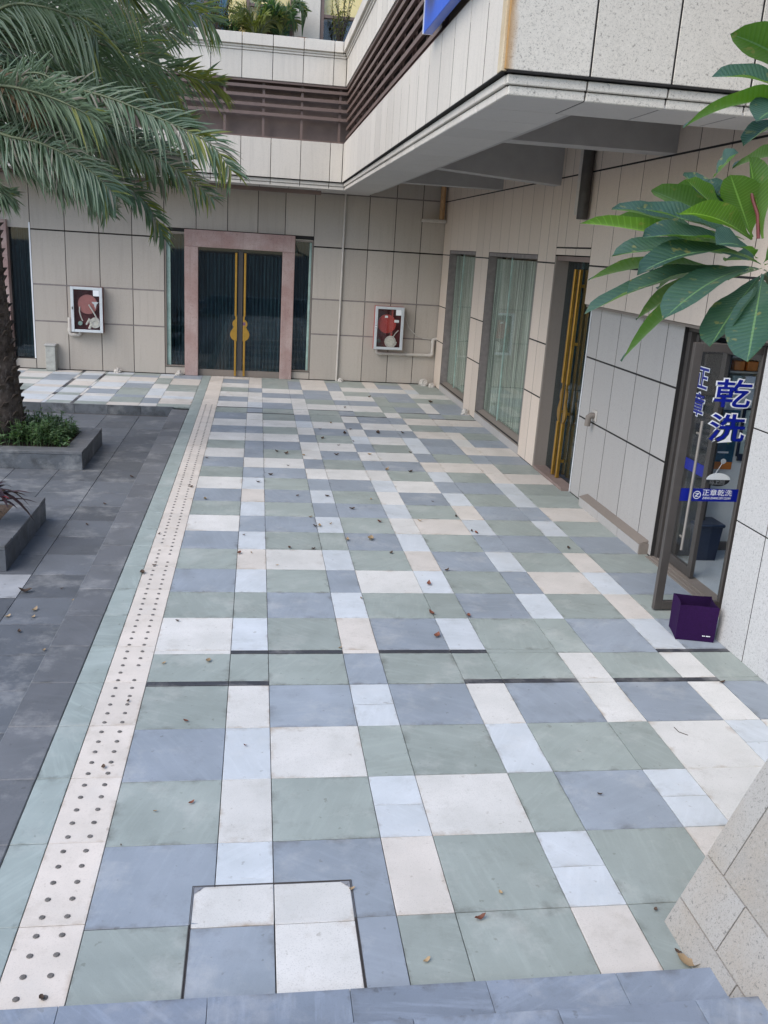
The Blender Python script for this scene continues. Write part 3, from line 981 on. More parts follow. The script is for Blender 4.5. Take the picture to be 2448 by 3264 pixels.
for i in range(7):
    for z0, z1 in ((4.432, 5.62), (5.635, 7.1)):
        slab('facade_panel', xs[i] + .007, xs[i + 1] - .007, 6.89, 6.92, z0, z1, M_GRAN_RUST if i == 0 else M_GRAN_FRONT, bal, .004)

# louvres
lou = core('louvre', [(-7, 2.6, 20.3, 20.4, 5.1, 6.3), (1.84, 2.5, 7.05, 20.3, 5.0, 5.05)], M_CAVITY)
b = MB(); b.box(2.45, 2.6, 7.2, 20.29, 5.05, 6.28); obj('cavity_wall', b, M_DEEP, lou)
lou['label'] = 'open band of brown grey louvre slats along the balcony'
for z in (5.31, 5.48, 5.65, 5.82, 5.99, 6.16):
    b = MB()
    if z > 5.6:
        b.prism([(0, -.034), (.05, -.024), (.05, .034), (0, .024)], lambda a, q: (-7.0, 20.02 + a, z + q), lambda a, q: (1.80, 20.02 + a, z + q))
        obj('slat', b, M_LOUVRE, lou)
    b = MB()
    b.prism([(0, -.034), (.05, -.024), (.05, .034), (0, .024)], lambda a, q: (1.77 + a, 9.7, z + q), lambda a, q: (1.77 + a, 20.0, z + q))
    obj('slat', b, M_LOUVRE, lou)
for i in range(11):
    b = MB(); x = 1.63 - i * .79
    b.box(x - .025, x + .025, 20.075, 20.12, 5.16, 6.28)
    obj('post', b, M_LOUVRE, lou)
for i in range(11):
    b = MB(); y = 9.9 + i * .99
    b.box(1.825, 1.87, y - .025, y + .025, 5.16, 6.28)
    obj('post', b, M_LOUVRE, lou)
b = MB()
b.box(-7, 1.80, 20.0, 20.09, 5.19, 5.215); b.box(1.75, 1.86, 7.1, 20.0, 5.19, 5.215); b.box(-7, 1.8, 20.0, 20.1, 6.24, 6.28); b.box(1.75, 1.86, 7.1, 20.0, 6.24, 6.28)
obj('rail', b, M_LOUVRE, lou)

# upper parapet
par = core('parapet', [(-8, 1.737, 19.987, 20.38, 6.29, 6.79), (1.7318, 2.38, 7.0, 20.38, 6.29, 6.79), (-8, 1.8, 20.0, 20.3, 6.79, 7.06), (1.75, 2.3, 7.0, 20.3, 6.79, 7.06)], M_JOINT)
par['label'] = 'upper parapet of pale granite with stepped coping'
run_x('facade_panel', -6.60, 1.725, .62, 19.98, 20.02, 6.285, 6.795, M_GRAN_BAND, par, .005)
run_y('facade_panel', 7.0, 19.97, .635, 1.73, 1.77, 6.285, 6.795, M_GRAN_BAND, par, .001, .011, .5)
for d, z0, z1 in ((.02, 6.80, 6.842), (.04, 6.846, 6.89), (.085, 6.895, 7.10)):
    run_x('coping_stone', -6.60, 1.73 - d, .62, 19.98 - d, 20.4, z0, z1, M_GRAN_BAND, par, .006)
    run_y('coping_stone', 7.0, 19.975 - d, .635, 1.73 - d, 2.4, z0, z1, M_GRAN_BAND, par, .006, .004, .5)
# upper storey wall with windows, set back
up = core('upper_wall', [(.66, 1.20, 21.0, 21.5, 7.0, 9.5), (-8, -1.75, 21.0, 21.5, 7.0, 9.5), (-8, 6, 21.6, 21.7, 7.0, 9.5)], M_GRAN_BAND)
def upper_window(x0, x1, bars, rails, fills):
    b = MB()
    for mx in bars:
        b.box(mx - .035, mx + .035, 21.02, 21.12, 7.0, 9.4)
    for (a, c, z) in rails:
        b.box(a, c, 21.03, 21.11, z - .03, z + .03)
    w = obj('window', b, M_LOUVRE, bld)
    pane_y(x0, x1, 7.0, 9.4, 21.075, M_CLEAR, w)
    for nm, a, c, z0, z1, yy, mt in fills:
        q = MB(); q.box(a, c, yy, yy + .01, z0, z1)
        obj(nm, q, mt, w)
upper_window(-1.75, .66, (-1.72, -1.18, -.31, .12, .60), ((-.31, .60, 7.86),),
             [('pane_backing', -1.15, -.72, 7.0, 9.4, 21.16, M_POSTER), ('pane_backing', -.72, -.35, 7.0, 9.4, 21.15, M_YELLOWREFL), ('pane_backing', -.28, .09, 7.0, 9.4, 21.15, M_YELLOWREFL),  # yellow sheets behind the glass paint in a sunlit reflection
              ('curtain', .15, .57, 7.0, 7.84, 21.15, M_TEAL), ('pane_backing', .15, .57, 7.88, 9.4, 21.15, M_YELLOWREFL), ('curtain', -1.70, -1.2, 7.0, 9.4, 21.2, M_NAVY)])
upper_window(1.20, 4.0, (1.25, 2.2), ((1.25, 4.0, 7.78),), [('room_lining', 1.28, 1.52, 7.0, 7.76, 21.4, M_JOINT), ('curtain', 1.52, 4.0, 7.0, 7.76, 21.16, M_NAVY), ('pane_backing', 1.28, 4.0, 7.80, 9.4, 21.2, M_YELLOWREFL)])

# ---- shop front
shop = core('shop_front', [(4.46, 4.62, 8.80, 8.875, .0, 2.50), (4.50, 4.62, 8.71, 8.765, .0, 2.48), (4.46, 4.62, 6.72, 8.875, 2.505, 2.552), (4.52, 4.58, 6.72, 8.7, 2.36, 2.44)], M_ALU)
shop['label'] = 'aluminium framed glass shop front with one leaf standing open'
b = MB(); b.box(4.36, 4.66, 6.72, 8.875, 0, .012); b.box(4.40, 4.415, 6.72, 8.86, .012, .02); b.box(4.46, 4.475, 6.72, 8.8, .012, .02)
obj('threshold', b, M_SILL, shop)
fx = MB()
for q in ((4.53, 4.575, 8.16, 8.24, .02, 2.44), (4.53, 4.575, 8.24, 8.71, .02, .12), (4.53, 4.575, 8.24, 8.71, 2.36, 2.44)):
    fx.box(*q, .003)
fixed = obj('fixed_panel', fx, M_ALU, shop)
b = MB(); b.box(4.548, 4.556, 8.24, 8.71, .12, 2.36)
obj('glass', b, M_CLEAR, fixed)
lf = MB()
YL = 7.34
for q in ((3.77, 3.85, YL, YL + .05, .012, 2.515), (4.42, 4.50, YL, YL + .05, .012, 2.515), (3.85, 4.42, YL, YL + .05, 2.44, 2.515), (3.85, 4.42, YL, YL + .05, .012, .095)):
    lf.box(*q, .003)
leaf = obj('door_leaf', lf, M_ALU, shop)
b = MB(); b.box(3.85, 4.42, YL + .02, YL + .028, .095, 2.44)
obj('glass', b, M_CLEAR, leaf)
b = MB(); b.tube([(3.925, YL - .045, .63), (3.925, YL - .045, 1.84)], .013, 12)
for z in (.75, 1.72):
    b.tube([(3.925, YL - .045, z), (3.925, YL + .02, z)], .01, 8)
obj('pull_handle', b, M_STEEL, leaf, True)
def text(name, body, size, M4, mat, parent, thick=.0006, offset=0.0, sx=1.0, shear=0.0, align='CENTER'):
    cu = bpy.data.curves.new(name, 'FONT')
    cu.body = body
    cu.size = size
    cu.align_x = align
    cu.align_y = 'CENTER'
    cu.extrude = thick
    cu.offset = offset
    cu.shear = shear
    cu.resolution_u = 3
    to = bpy.data.objects.new(name, cu)
    COL.objects.link(to)
    bpy.context.view_layer.update()
    me = bpy.data.meshes.new_from_object(to.evaluated_get(bpy.context.evaluated_depsgraph_get()))
    bpy.data.objects.remove(to)
    me.transform(Matrix.Diagonal((sx, 1, 1, 1)))
    me.transform(M4)
    me.materials.clear(); me.materials.append(mat)
    me.name = name
    return link(name, me, parent)
FACE_Y = Matrix.Rotation(R(90), 4, 'X')                          # text facing -Y
FACE_X = Matrix.Rotation(R(-90), 4, 'Z') @ Matrix.Rotation(R(90), 4, 'X')   # text facing -X
def pos(M4, x, y, z):
    return Matrix.Translation((x, y, z)) @ M4
for ch, z in (('\u4e7e', 2.065), ('\u6d17', 1.755)):
    text('lettering_outline', ch, .265, pos(FACE_Y, 4.205, YL + .0175, z), M_WHITEV, leaf, .0006, .0135, 1.36)
    text('lettering', ch, .265, pos(FACE_Y, 4.205, YL + .0150, z), M_BLUE, leaf, .0006, .0034, 1.36)
for ch, z in (('\u6b63', 2.04), ('\u7ae0', 1.765)):
    text('lettering_outline', ch, .25, pos(FACE_X, 4.545, 8.59, z), M_WHITEV, fixed, .0006, .013, 1.05)
    text('lettering', ch, .25, pos(FACE_X, 4.542, 8.59, z), M_BLUE, fixed, .0006, .003, 1.05)
b = MB(); b.box(3.85, 4.42, YL + .014, YL + .017, 1.085, 1.205)
obj('blue_band', b, M_BLUE, leaf)
text('lettering', '\u6b63\u7ae0\u4e7e\u6d17', .066, pos(FACE_Y, 4.215, YL + .012, 1.165), M_WHITEV, leaf, .0005, 0.0, 1.12)
text('lettering', 'ZHENG ZHANG DRY CLEAN', .03, pos(FACE_Y, 4.215, YL + .012, 1.116), M_WHITEV, leaf, .0005, 0.0, .72, .25)
b = MB()
n = 24
b.add([(4.02 + r * math.cos(2 * math.pi * i / n), YL + .012, 1.145 + r * math.sin(2 * math.pi * i / n)) for r in (.038, .031) for i in range(n)], [(i, (i + 1) % n, n + (i + 1) % n, n + i) for i in range(n)])
zq = [(-.018, .017), (.02, .017), (.02, .011), (-.006, -.011), (.018, -.011), (.018, -.017), (-.02, -.017), (-.02, -.011), (.006, .011), (-.018, .011)]
b.add([(4.02 + a, YL + .0118, 1.145 + c) for a, c in zq], [(0, 1, 2, 8, 9), (2, 3, 7, 8), (3, 4, 5, 6, 7)])
obj('round_emblem', b, M_WHITEV, leaf)
b = MB(); b.box(4.546, 4.5475, 8.24, 8.71, 1.085, 1.205)
obj('blue_band', b, M_BLUE, fixed)
# oval hanging sign on the leaf
ov = thing('hanging_sign', (4.215, YL + .03, 1.23), 'small oval black and white card hanging inside the open shop door from a suction cup', 'sign')
for nm, mt, sgn in (('sign_half', M_WHITEV, 1), ('sign_half', M_BLACK, -1)):
    b = MB()
    pl = [(.115 * math.cos(math.pi * i / 16), sgn * .062 * math.sin(math.pi * i / 16)) for i in range(17)]
    b.prism(pl, lambda a, c: (4.215 + a, YL + .034, 1.287 + c), lambda a, c: (4.215 + a, YL + .040, 1.287 + c))
    obj(nm, b, mt, ov)
text('lettering', '\u9a6c\u4e0a\u56de', .052, pos(FACE_Y, 4.205, YL + .033, 1.262), M_GREYV, ov, .0005)
b = MB(); b.tube([(4.18, YL + .037, 1.345), (4.235, YL + .034, 1.46)], .002, 5)
obj('string', b, M_WHITEV, ov)
b = MB(); b.disc((4.235, YL + .029, 1.462), (0, 1, 0), .024, .008, 16)
obj('suction_cup', b, M_SILVER, ov, True)

# shop room behind the glass, ceiling left off so sky light brightens it
room = core('shop_room', [(4.64, 8.2, 9.14, 9.25, 0, 2.9), (8.1, 8.2, 5.5, 9.2, 0, 2.9), (4.64, 8.2, 5.4, 5.5, 0, 2.9)], M_PLASTER)
b = MB(); b.box(4.62, 8.2, 5.5, 9.15, -.05, .014)
obj('shop_floor', b, M_SHOPFLOOR, room)
b = MB(); b.box(5.2, 8.1, 9.10, 9.139, .014, .11)
obj('skirting', b, M_SILL, room)
po = thing('poster', (5.22, 9.13, .98), 'dark teal poster with an orange strip seen through the shop door', 'poster')
b = MB(); b.box(5.09, 5.345, 9.125, 9.138, 1.06, 1.65); obj('poster_sheet', b, M_POSTER, po)
b = MB(); b.box(5.09, 5.345, 9.124, 9.137, .975, 1.058); obj('orange_strip', b, M_ORANGE, po)
b = MB(); b.box(5.15, 5.28, 9.121, 9.124, 1.16, 1.18); b.box(5.14, 5.27, 9.121, 9.124, 1.52, 1.545); obj('print_line', b, M_WHITEV, po)
b = MB(); b.prism([(0, 0), (.05, .03), (.13, -.06), (.15, -.03), (.09, .05), (.06, .10)], lambda a, c: (5.13 + a, 9.12, 1.32 + c), lambda a, c: (5.13 + a, 9.124, 1.32 + c))
obj('green_picture', b, mat_plain('green_print', c4(.12, .25, .06), .5), po)
nb = thing('notice_board', (5.5, 9.13, 1.13), 'pale green notice board with navy frame on the shop wall', 'notice board')
b = MB(); b.box(5.40, 5.85, 9.125, 9.138, 1.16, 1.66); obj('board_face', b, M_PAPER, nb)
b = MB()
for q in ((5.375, 5.40, 1.13, 1.68), (5.85, 5.875, 1.13, 1.68)):
    b.box(q[0], q[1], 9.11, 9.138, q[2], q[3])
b.box(5.40, 5.85, 9.11, 9.138, 1.08, 1.16); b.box(5.40, 5.85, 9.11, 9.138, 1.66, 1.68)
obj('board_frame', b, M_NAVY, nb)
b = MB()
for i in range(6):
    b.box(5.45, 5.62 + .02 * (i % 3), 9.122, 9.1245, 1.58 - i * .06, 1.588 - i * .06)
obj('print_line', b, M_GREYV, nb)
nb2 = thing('notice_board', (4.9, 9.13, 1.05), 'narrow pale blue price panel in dark frame left of the teal poster', 'notice board')
b = MB(); b.box(4.88, 5.0, 9.125, 9.138, 1.05, 1.66); obj('board_face', b, M_PALEBLUE, nb2)
b = MB(); b.box(4.85, 4.88, 9.11, 9.138, .4, 1.7); b.box(5.0, 5.04, 9.11, 9.138, .4, 1.7); obj('board_frame', b, M_ALU, nb2)
shf = thing('shelf_unit', (5.15, 9.0, 1.95), 'cream wall shelf stacked with small parcels above the teal poster', 'shelf')
b = MB()
for z in (1.93, 2.08, 2.24, 2.40):
    b.box(4.93, 5.42, 8.98, 9.138, z, z + .015)
b.box(4.92, 4.93, 8.98, 9.138, 1.93, 2.5); b.box(5.42, 5.43, 8.98, 9.138, 1.93, 2.5)
obj('shelf_frame', b, M_CREAM, shf)
for i in range(9):
    x = 4.95 + (i % 3) * .155
    z = 1.946 + (i // 3) * .157
    mt = M_ORANGE if (i // 3 == 1 and i % 3) else (M_CREAM, M_PAPER, M_WHITEV)[(i * 7) % 3]
    q = MB(); q.box(x, x + .12, 9.0, 9.12, z, z + .10, .006)
    tag(obj('parcel', q, mt), ('orange' if mt is M_ORANGE else 'pale') + ' parcel on the ' + ('bottom', 'middle', 'top')[i // 3] + ' tier of the cream shop shelf, ' + ('left', 'centre', 'right')[i % 3], 'parcel', 'parcels on the shop shelf')
tb = thing('trash_bin', (5.02, 8.86, .014), 'dark navy waste bin with lid on the shop floor', 'bin')
b = MB(); b.prism([(-.12, .014), (.12, .014), (.155, .40), (-.155, .40)], lambda a, z: (5.0 + a, 8.74, z), lambda a, z: (5.0 + a, 9.0, z))
obj('bin_body', b, M_NAVY, tb)
b = MB(); b.box(4.83, 5.17, 8.71, 9.03, .40, .44, .012)
obj('lid', b, M_NAVY, tb)

# ==================================================================== SIGN ON THE BALCONY
sg = thing('shop_sign', (1.68, 8.6, 5.22), 'bright blue sign board with round emblem fixed on the balcony above the shops', 'sign')
b = MB(); b.box(1.60, 1.69, 7.4, 9.78, 5.222, 6.6, .004)
obj('sign_board', b, M_BLUESIGN, sg)
b = MB(); b.box(1.592, 1.695, 9.782, 9.80, 5.222, 6.6)
obj('edge_trim', b, M_WHITEV, sg)
for r0, r1, mt, dx in ((.33, .29, M_PALEBLUE, 0), (.29, .25, M_BLUESIGN, .001), (.25, .20, M_PALEBLUE, 0), (.20, 0, M_BLUESIGN, .001)):
    b = MB(); n = 36
    if r1:
        v = []
        for xx in (1.45 + dx, 1.50):
            for r in (r0, r1):
                v += [(xx, 9.37 + r * .95 * math.cos(2 * math.pi * i / n), 5.77 + r * math.sin(2 * math.pi * i / n)) for i in range(n)]
        f = []
        for i in range(n):
            j = (i + 1) % n
            f += [(i, j, n + j, n + i), (2 * n + i, 3 * n + i, 3 * n + j, 2 * n + j), (i, 2 * n + i, 2 * n + j, j), (n + i, n + j, 3 * n + j, 3 * n + i)]
        b.add(v, f)
    else:
        b.disc((1.452, 9.37, 5.77), (1, 0, 0), r0, .05, n)
    obj('round_emblem', b, mt, sg)
b = MB(); b.box(1.505, 1.60, 9.30, 9.44, 5.60, 5.94)
obj('emblem_bracket', b, M_BLACK, sg)

# ==================================================================== FIRE CABINETS AND PIPES
def coil(b, c, r0, r1, y, turns=4, rad=.012):
    pts = []
    n = turns * 18
    for i in range(n + 1):
        t = i / n
        r = r0 + (r1 - r0) * t
        pts.append((c[0] + r * math.cos(2 * math.pi * turns * t), y, c[1] + r * math.sin(2 * math.pi * turns * t)))
    b.tube(pts, rad, 6)
def cabinet(x, z, label, body, inner, reel, kind):
    t = thing('fire_hose_cabinet', (x, YB - .005, z), label, 'fire cabinet', None, True)
    w, h, d = .685, 1.005, .19
    b = MB()
    for q in ((0, .02, -d, 0, 0, h), (w - .02, w, -d, 0, 0, h), (.02, w - .02, -d, 0, 0, .02), (.02, w - .02, -d, 0, h - .02, h)):
        b.box(*q)
    obj('cabinet_body', b, body, t)
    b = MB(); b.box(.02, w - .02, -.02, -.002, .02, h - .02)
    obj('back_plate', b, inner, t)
    b = MB()
    f = .062
    for q in ((-.004, f, 0, h), (w - f, w + .004, 0, h)):
        b.box(q[0], q[1], -d - .03, -d - .002, q[2], q[3], .006)
    b.box(f, w - f, -d - .029, -d - .002, 0, f, .006); b.box(f, w - f, -d - .029, -d - .002, h - f, h, .006)
    fr = obj('door_frame', b, M_SILVER, t)
    b = MB(); b.box(f, w - f, -d - .018, -d - .013, f, h - f)
    obj('glass', b, M_CLEAR, fr)
    b = MB(); b.box(.02, .045, -d - .045, -d - .03, .50, .56, .004)
    obj('latch', b, M_ALU, fr)
    b = MB(); b.box(w - f - .135, w - f - .005, -d - .021, -d - .0185, h - f - .13, h - f - .002)
    obj('white_label', b, M_WHITEV, fr)
    if kind == 0:
        b = MB(); b.disc((.35, -.13, .62), (0, 1, 0), .215, .05, 28)
        obj('hose_reel', b, reel, t)
        b = MB(); b.tube([(.18, -.15, .56), (.17, -.155, .46), (.20, -.155, .33), (.235, -.155, .25)], .013, 6)
        b.tube([(.38, -.165, .62), (.47, -.165, .47), (.56, -.16, .30), (.61, -.15, .20)], .016, 6)
        obj('hose', b, M_HOSE, t, True)
        b = MB(); b.disc((.505, -.165, .22), (0, 1, 0), .115, .07, 24)
        coil(b, (.505, .22), .05, .118, -.17, 3)
        obj('hose_coil', b, M_HOSE, t, True)
        b = MB(); b.tube([(.39, -.15, .30), (.31, -.15, .17)], [.03, .018], 8); b.tube([(.43, -.15, .22), (.38, -.15, .08)], [.02, .034], 8)
        obj('nozzle', b, M_HOSE, t, True)
        b = MB(); b.disc((.17, -.12, .19), (0, 1, 0), .048, .05, 14)
        obj('valve_cap', b, M_GREENEDGE, t)
        b = MB(); b.prism([(-.075, .05), (.075, .05), (.06, .02), (.03, 0), (0, -.1), (-.03, 0), (-.06, .02)], lambda a, c: (.52 + a, -.16, .63 + c), lambda a, c: (.52 + a, -.13, .63 + c))
        obj('valve', b, M_SILVER, t)
    else:
        b = MB(); b.disc((.30, -.13, .60), (0, 1, 0), .22, .05, 28); b.box(.40, .44, -.12, -.02, .1, .93)
        obj('hose_reel', b, reel, t)
        b = MB(); b.disc((.40, -.165, .19), (0, 1, 0), .10, .06, 24)
        coil(b, (.40, .19), .04, .145, -.165, 4)
        b.tube([(.46, -.165, .31), (.52, -.16, .40), (.58, -.15, .46)], .01, 6)
        obj('hose_coil', b, M_HOSE, t, True)
        b = MB(); b.box(.24, .31, -.137, -.132, .74, .79); b.box(.47, .58, -.137, -.132, .64, .70)
        obj('white_tag', b, M_WHITEV, t)
        b = MB(); b.disc((.13, -.12, .19), (0, 1, 0), .045, .05, 14)
        obj('valve_cap', b, M_ALU, t)
        b = MB(); b.disc((.035, -.245, .53), (0, 1, 0), .022, .03, 12)
        obj('knob', b, M_WHITEV, fr)
    return t
cabinet(-4.15, .90, 'faded fire hose cabinet with white frame on the wall left of the entrance', M_DULLRED, M_DARKRED, M_PINKRED, 0)
cabinet(2.765, .825, 'red fire hose cabinet with silver frame in the corner right of the entrance', M_RED, M_DARKRED, M_RED, 1)

def pipe(name, runs, r, mat, label, cat='pipe', collars=()):
    t = thing(name, runs[0][0], label, cat)
    b = MB()
    for pts in runs:
        b.tube(pts, r, 12)
    obj('pipe_run', b, mat, t, True)
    for p, ax in collars:
        q = MB(); v = Vector(ax).normalized() * .035
        q.tube([Vector(p) - v, Vector(p) + v], r * 1.25, 12)
        obj('collar', q, mat, t, True)
    return t
yq = YB - .05
pipe('supply_pipe', [[(2.86, yq, .82), (2.86, yq, .745), (2.885, yq, .72), (2.95, yq, .715), (4.17, yq, .715), (4.21, yq, .72), (4.225, yq, .75), (4.225, yq, 1.06), (4.235, yq, 1.10), (4.27, yq, 1.115), (4.45, yq, 1.115)]], .038, M_PVC,
     'beige pipe running from under the red fire cabinet to the corner', collars=[((2.95, yq, .715), (1, 0, 0)), ((4.17, yq, .715), (1, 0, 0)), ((4.225, yq, .77), (0, 0, 1)), ((4.225, yq, 1.05), (0, 0, 1))])
pipe('cable', [[(3.44, yq + .03, 1.83), (3.50, yq + .03, 1.62), (3.62, yq + .03, 1.35), (3.80, yq + .03, 1.18), (3.98, yq + .03, 1.11), (4.25, yq + .03, 1.10)]], .012, M_PVC, 'thin grey cable sagging from the red fire cabinet', 'cable')
pipe('supply_pipe', [[(-4.0, yq, .90), (-4.0, yq, .85), (-4.03, yq, .82), (-4.19, yq, .82), (-4.215, yq, .84), (-4.22, yq, .88), (-4.22, yq, 1.2)]], .045, M_PVC, 'short bent beige pipe under the faded fire cabinet', collars=[((-4.22, yq, .93), (0, 0, 1))])
pipe('downpipe', [[(1.955, YB - .03, 4.27), (1.94, YB - .03, 2.0), (1.925, YB - .03, -.005)]], .026, M_PVC, 'thin beige downpipe from soffit to paving right of the entrance')
pipe('drain_pipe', [[(XR - .09, 11.86, 4.9), (XR - .09, 11.86, 3.66)]], .075, mat_plain('dark_drain_pipe', c4(.05, .045, .04), .6, mottle=.3), 'stubby dark drain pipe on the right wall above the brass door')
pipe('drain_pipe', [[(XR - .06, 12.12, 4.9), (XR - .06, 12.12, 3.72)]], .055, M_PVC, 'beige drain pipe beside the stubby dark one on the right wall')
br = pipe('overhead_pipe', [[(4.19, 21.24, 4.9), (4.19, 21.24, 3.86)]], .06, M_RUSTPIPE, 'ochre pipe dropping from the recess ceiling in the corner')
b = MB(); b.box(3.72, 4.30, 21.15, 21.33, 3.78, 3.85, .01)
obj('pipe_tray', b, M_PVC, br)
tp = thing('wall_tap', (4.42, 11.05, 1.15), 'small cast wall spout on the granite right of the brass door', 'tap')
b = MB(); b.tube([(4.43, 11.02, 1.20), (4.36, 11.02, 1.20), (4.335, 11.03, 1.18), (4.335, 11.04, 1.06)], .04, 10)
obj('spout', b, M_SILL, tp, True)
b = MB(); b.box(4.405, 4.42, 10.95, 11.10, 1.13, 1.27, .005)
obj('back_plate', b, M_PVC, tp)
bo = thing('utility_box', (-4.63, 21.28, 0), 'small grey concrete utility box standing by the wall under the faded cabinet', 'utility box')
b = MB(); b.box(-4.745, -4.53, 21.16, 21.395, 0, .56, .01); obj('box_body', b, mat_plain('grey_concrete', c4(.34, .34, .31), .85, mottle=.2, scale=10), bo)
b = MB(); b.box(-4.765, -4.51, 21.14, 21.395, .56, .60, .008); obj('cap', b, mat_plain('grey_cap', c4(.38, .37, .35), .85, mottle=.15), bo)
def lump(x, y, r, label, seed):
    rr = random.Random(seed)
    b = MB(); n, k = 9, 5
    vs = []
    for j in range(k + 1):
        ph = math.pi * .5 * j / k
        for i in range(n):
            q = r * rr.uniform(.75, 1.15)
            vs.append((x + q * math.cos(ph) * math.cos(2 * math.pi * i / n), y + q * math.cos(ph) * math.sin(2 * math.pi * i / n), q * 1.1 * math.sin(ph)))
    b.add(vs, [(j * n + i, j * n + (i + 1) % n, (j + 1) * n + (i + 1) % n, (j + 1) * n + i) for j in range(k) for i in range(n)])
    tag(obj('cement_lump', b, M_ROCK), label, 'rubble')
lump(-3.18, 21.28, .10, 'pale cement lump at the wall below the faded fire cabinet', 1)
lump(-1.78, 21.26, .10, 'pale cement lump at the wall left of the pink door frame', 2)
lump(4.05, 21.25, .13, 'pale cement lump in the corner below the beige pipe', 3)
lump(4.2, 21.02, .09, 'smaller cement lump at the foot of the corner window sill', 4)
lump(4.24, 17.45, .10, 'brown cement lump at the foot of the pier between the curtained windows', 5)
lump(2.02, 21.3, .08, 'small cement lump at the foot of the thin downpipe', 6)

# ==================================================================== PURPLE BIN
bn = thing('storage_bin', (3.87, 6.85, 0), 'open purple fabric storage box standing between shop door and pillar', 'storage box')
fl, fr_, bl = Vector((3.685, 6.705, 0)), Vector((4.01, 6.625, 0)), Vector((3.755, 6.985, 0))
brr = fr_ + (bl - fl)
cs = [fl, fr_, brr, bl]
ctr = (fl + brr) / 2
def ringz(z, k, bow):
    out = []
    for i in range(4):
        a, c = cs[i], cs[(i + 1) % 4]
        for j in range(6):
            t = j / 6
            p = a.lerp(c, t)
            q = ctr + (p - ctr) * k
            nrm = ((a + c) / 2 - ctr).normalized()
            q = q - nrm * (bow * 4 * t * (1 - t))
            out.append((q.x, q.y, z))
    return out
b = MB()
vs = []
for j in range(6):
    t = j / 5
    vs += ringz(.004 + .322 * t, .985 + .02 * t, .004 + (.014 * t * t))
n = 24
b.add(vs, [(j * n + i, j * n + (i + 1) % n, (j + 1) * n + (i + 1) % n, (j + 1) * n + i) for j in range(5) for i in range(n)] + [tuple(range(n))])
obj('outer_shell', b, M_PURPLE, bn)
b = MB()
vs = ringz(.326, 1.005, .018) + ringz(.326, .965, .016) + ringz(.02, .93, .004)
b.add(vs, [(j * n + i, j * n + (i + 1) % n, (j + 1) * n + (i + 1) % n, (j + 1) * n + i) for j in range(2) for i in range(n)] + [tuple(range(2 * n, 3 * n))])
obj('lining', b, M_PURPLE2, bn)
b = MB()
dv = (fr_ - fl).normalized(); nv = Vector((dv.y, -dv.x, 0))
for a, c in ((.225, .235), (.238, .248), (.256, .282), (.285, .293)):
    p = fl + dv * a + nv * .0035; q = fl + dv * c + nv * .0035
    b.quad((p.x, p.y, .055), (q.x, q.y, .055), (q.x, q.y, .064), (p.x, p.y, .064))
obj('small_print', b, M_WHITEV, bn)

# ==================================================================== BATTERED GARDEN WALL
gw = thing('garden_wall', (2.3, 2.0, 0), 'sloping faced garden wall of speckled granite blocks beside the stair', 'wall')
K = .41
b = MB()
b.prism([(2.085, -.02), (3.6, -.02), (3.6, 1.46), (2.085 + K * 1.46, 1.46)], lambda a, z: (a + .012, -1.2, z), lambda a, z: (a + .012, 3.395, z))
obj('wall_core', b, M_JOINT, gw)
courses = [(0, .142, [3.41, 2.86, 2.3, 1.7, 1.1, .5]), (.150, .386, [3.41, 3.05, 2.45, 1.85, 1.25, .6]), (.394, .95, [3.41, 3.25, 2.65, 2.05, 1.45, .8]), (.958, 1.5, [3.41, 3.0, 2.4, 1.8, 1.2, .6])]
for z0, z1, ys in courses:
    for i in range(len(ys) - 1):
        q = MB()
        y1, y0 = ys[i] - (.004 if i else 0), ys[i + 1] + .004
        ce = .004
        q.prism([(2.07 + K * z0 + .0, z0), (2.07 + K * z1, z1), (2.11 + K * z1, z1), (2.11 + K * z0, z0)], lambda a, z: (a, y0, z), lambda a, z: (a, y1, z))
        obj('stone_block', q, M_GARDEN, gw)
b = MB(); b.box(2.06 + K * 1.5, 3.65, -1.2, 3.40, 1.46, 1.5, .006)
obj('coping', b, M_GARDEN, gw)

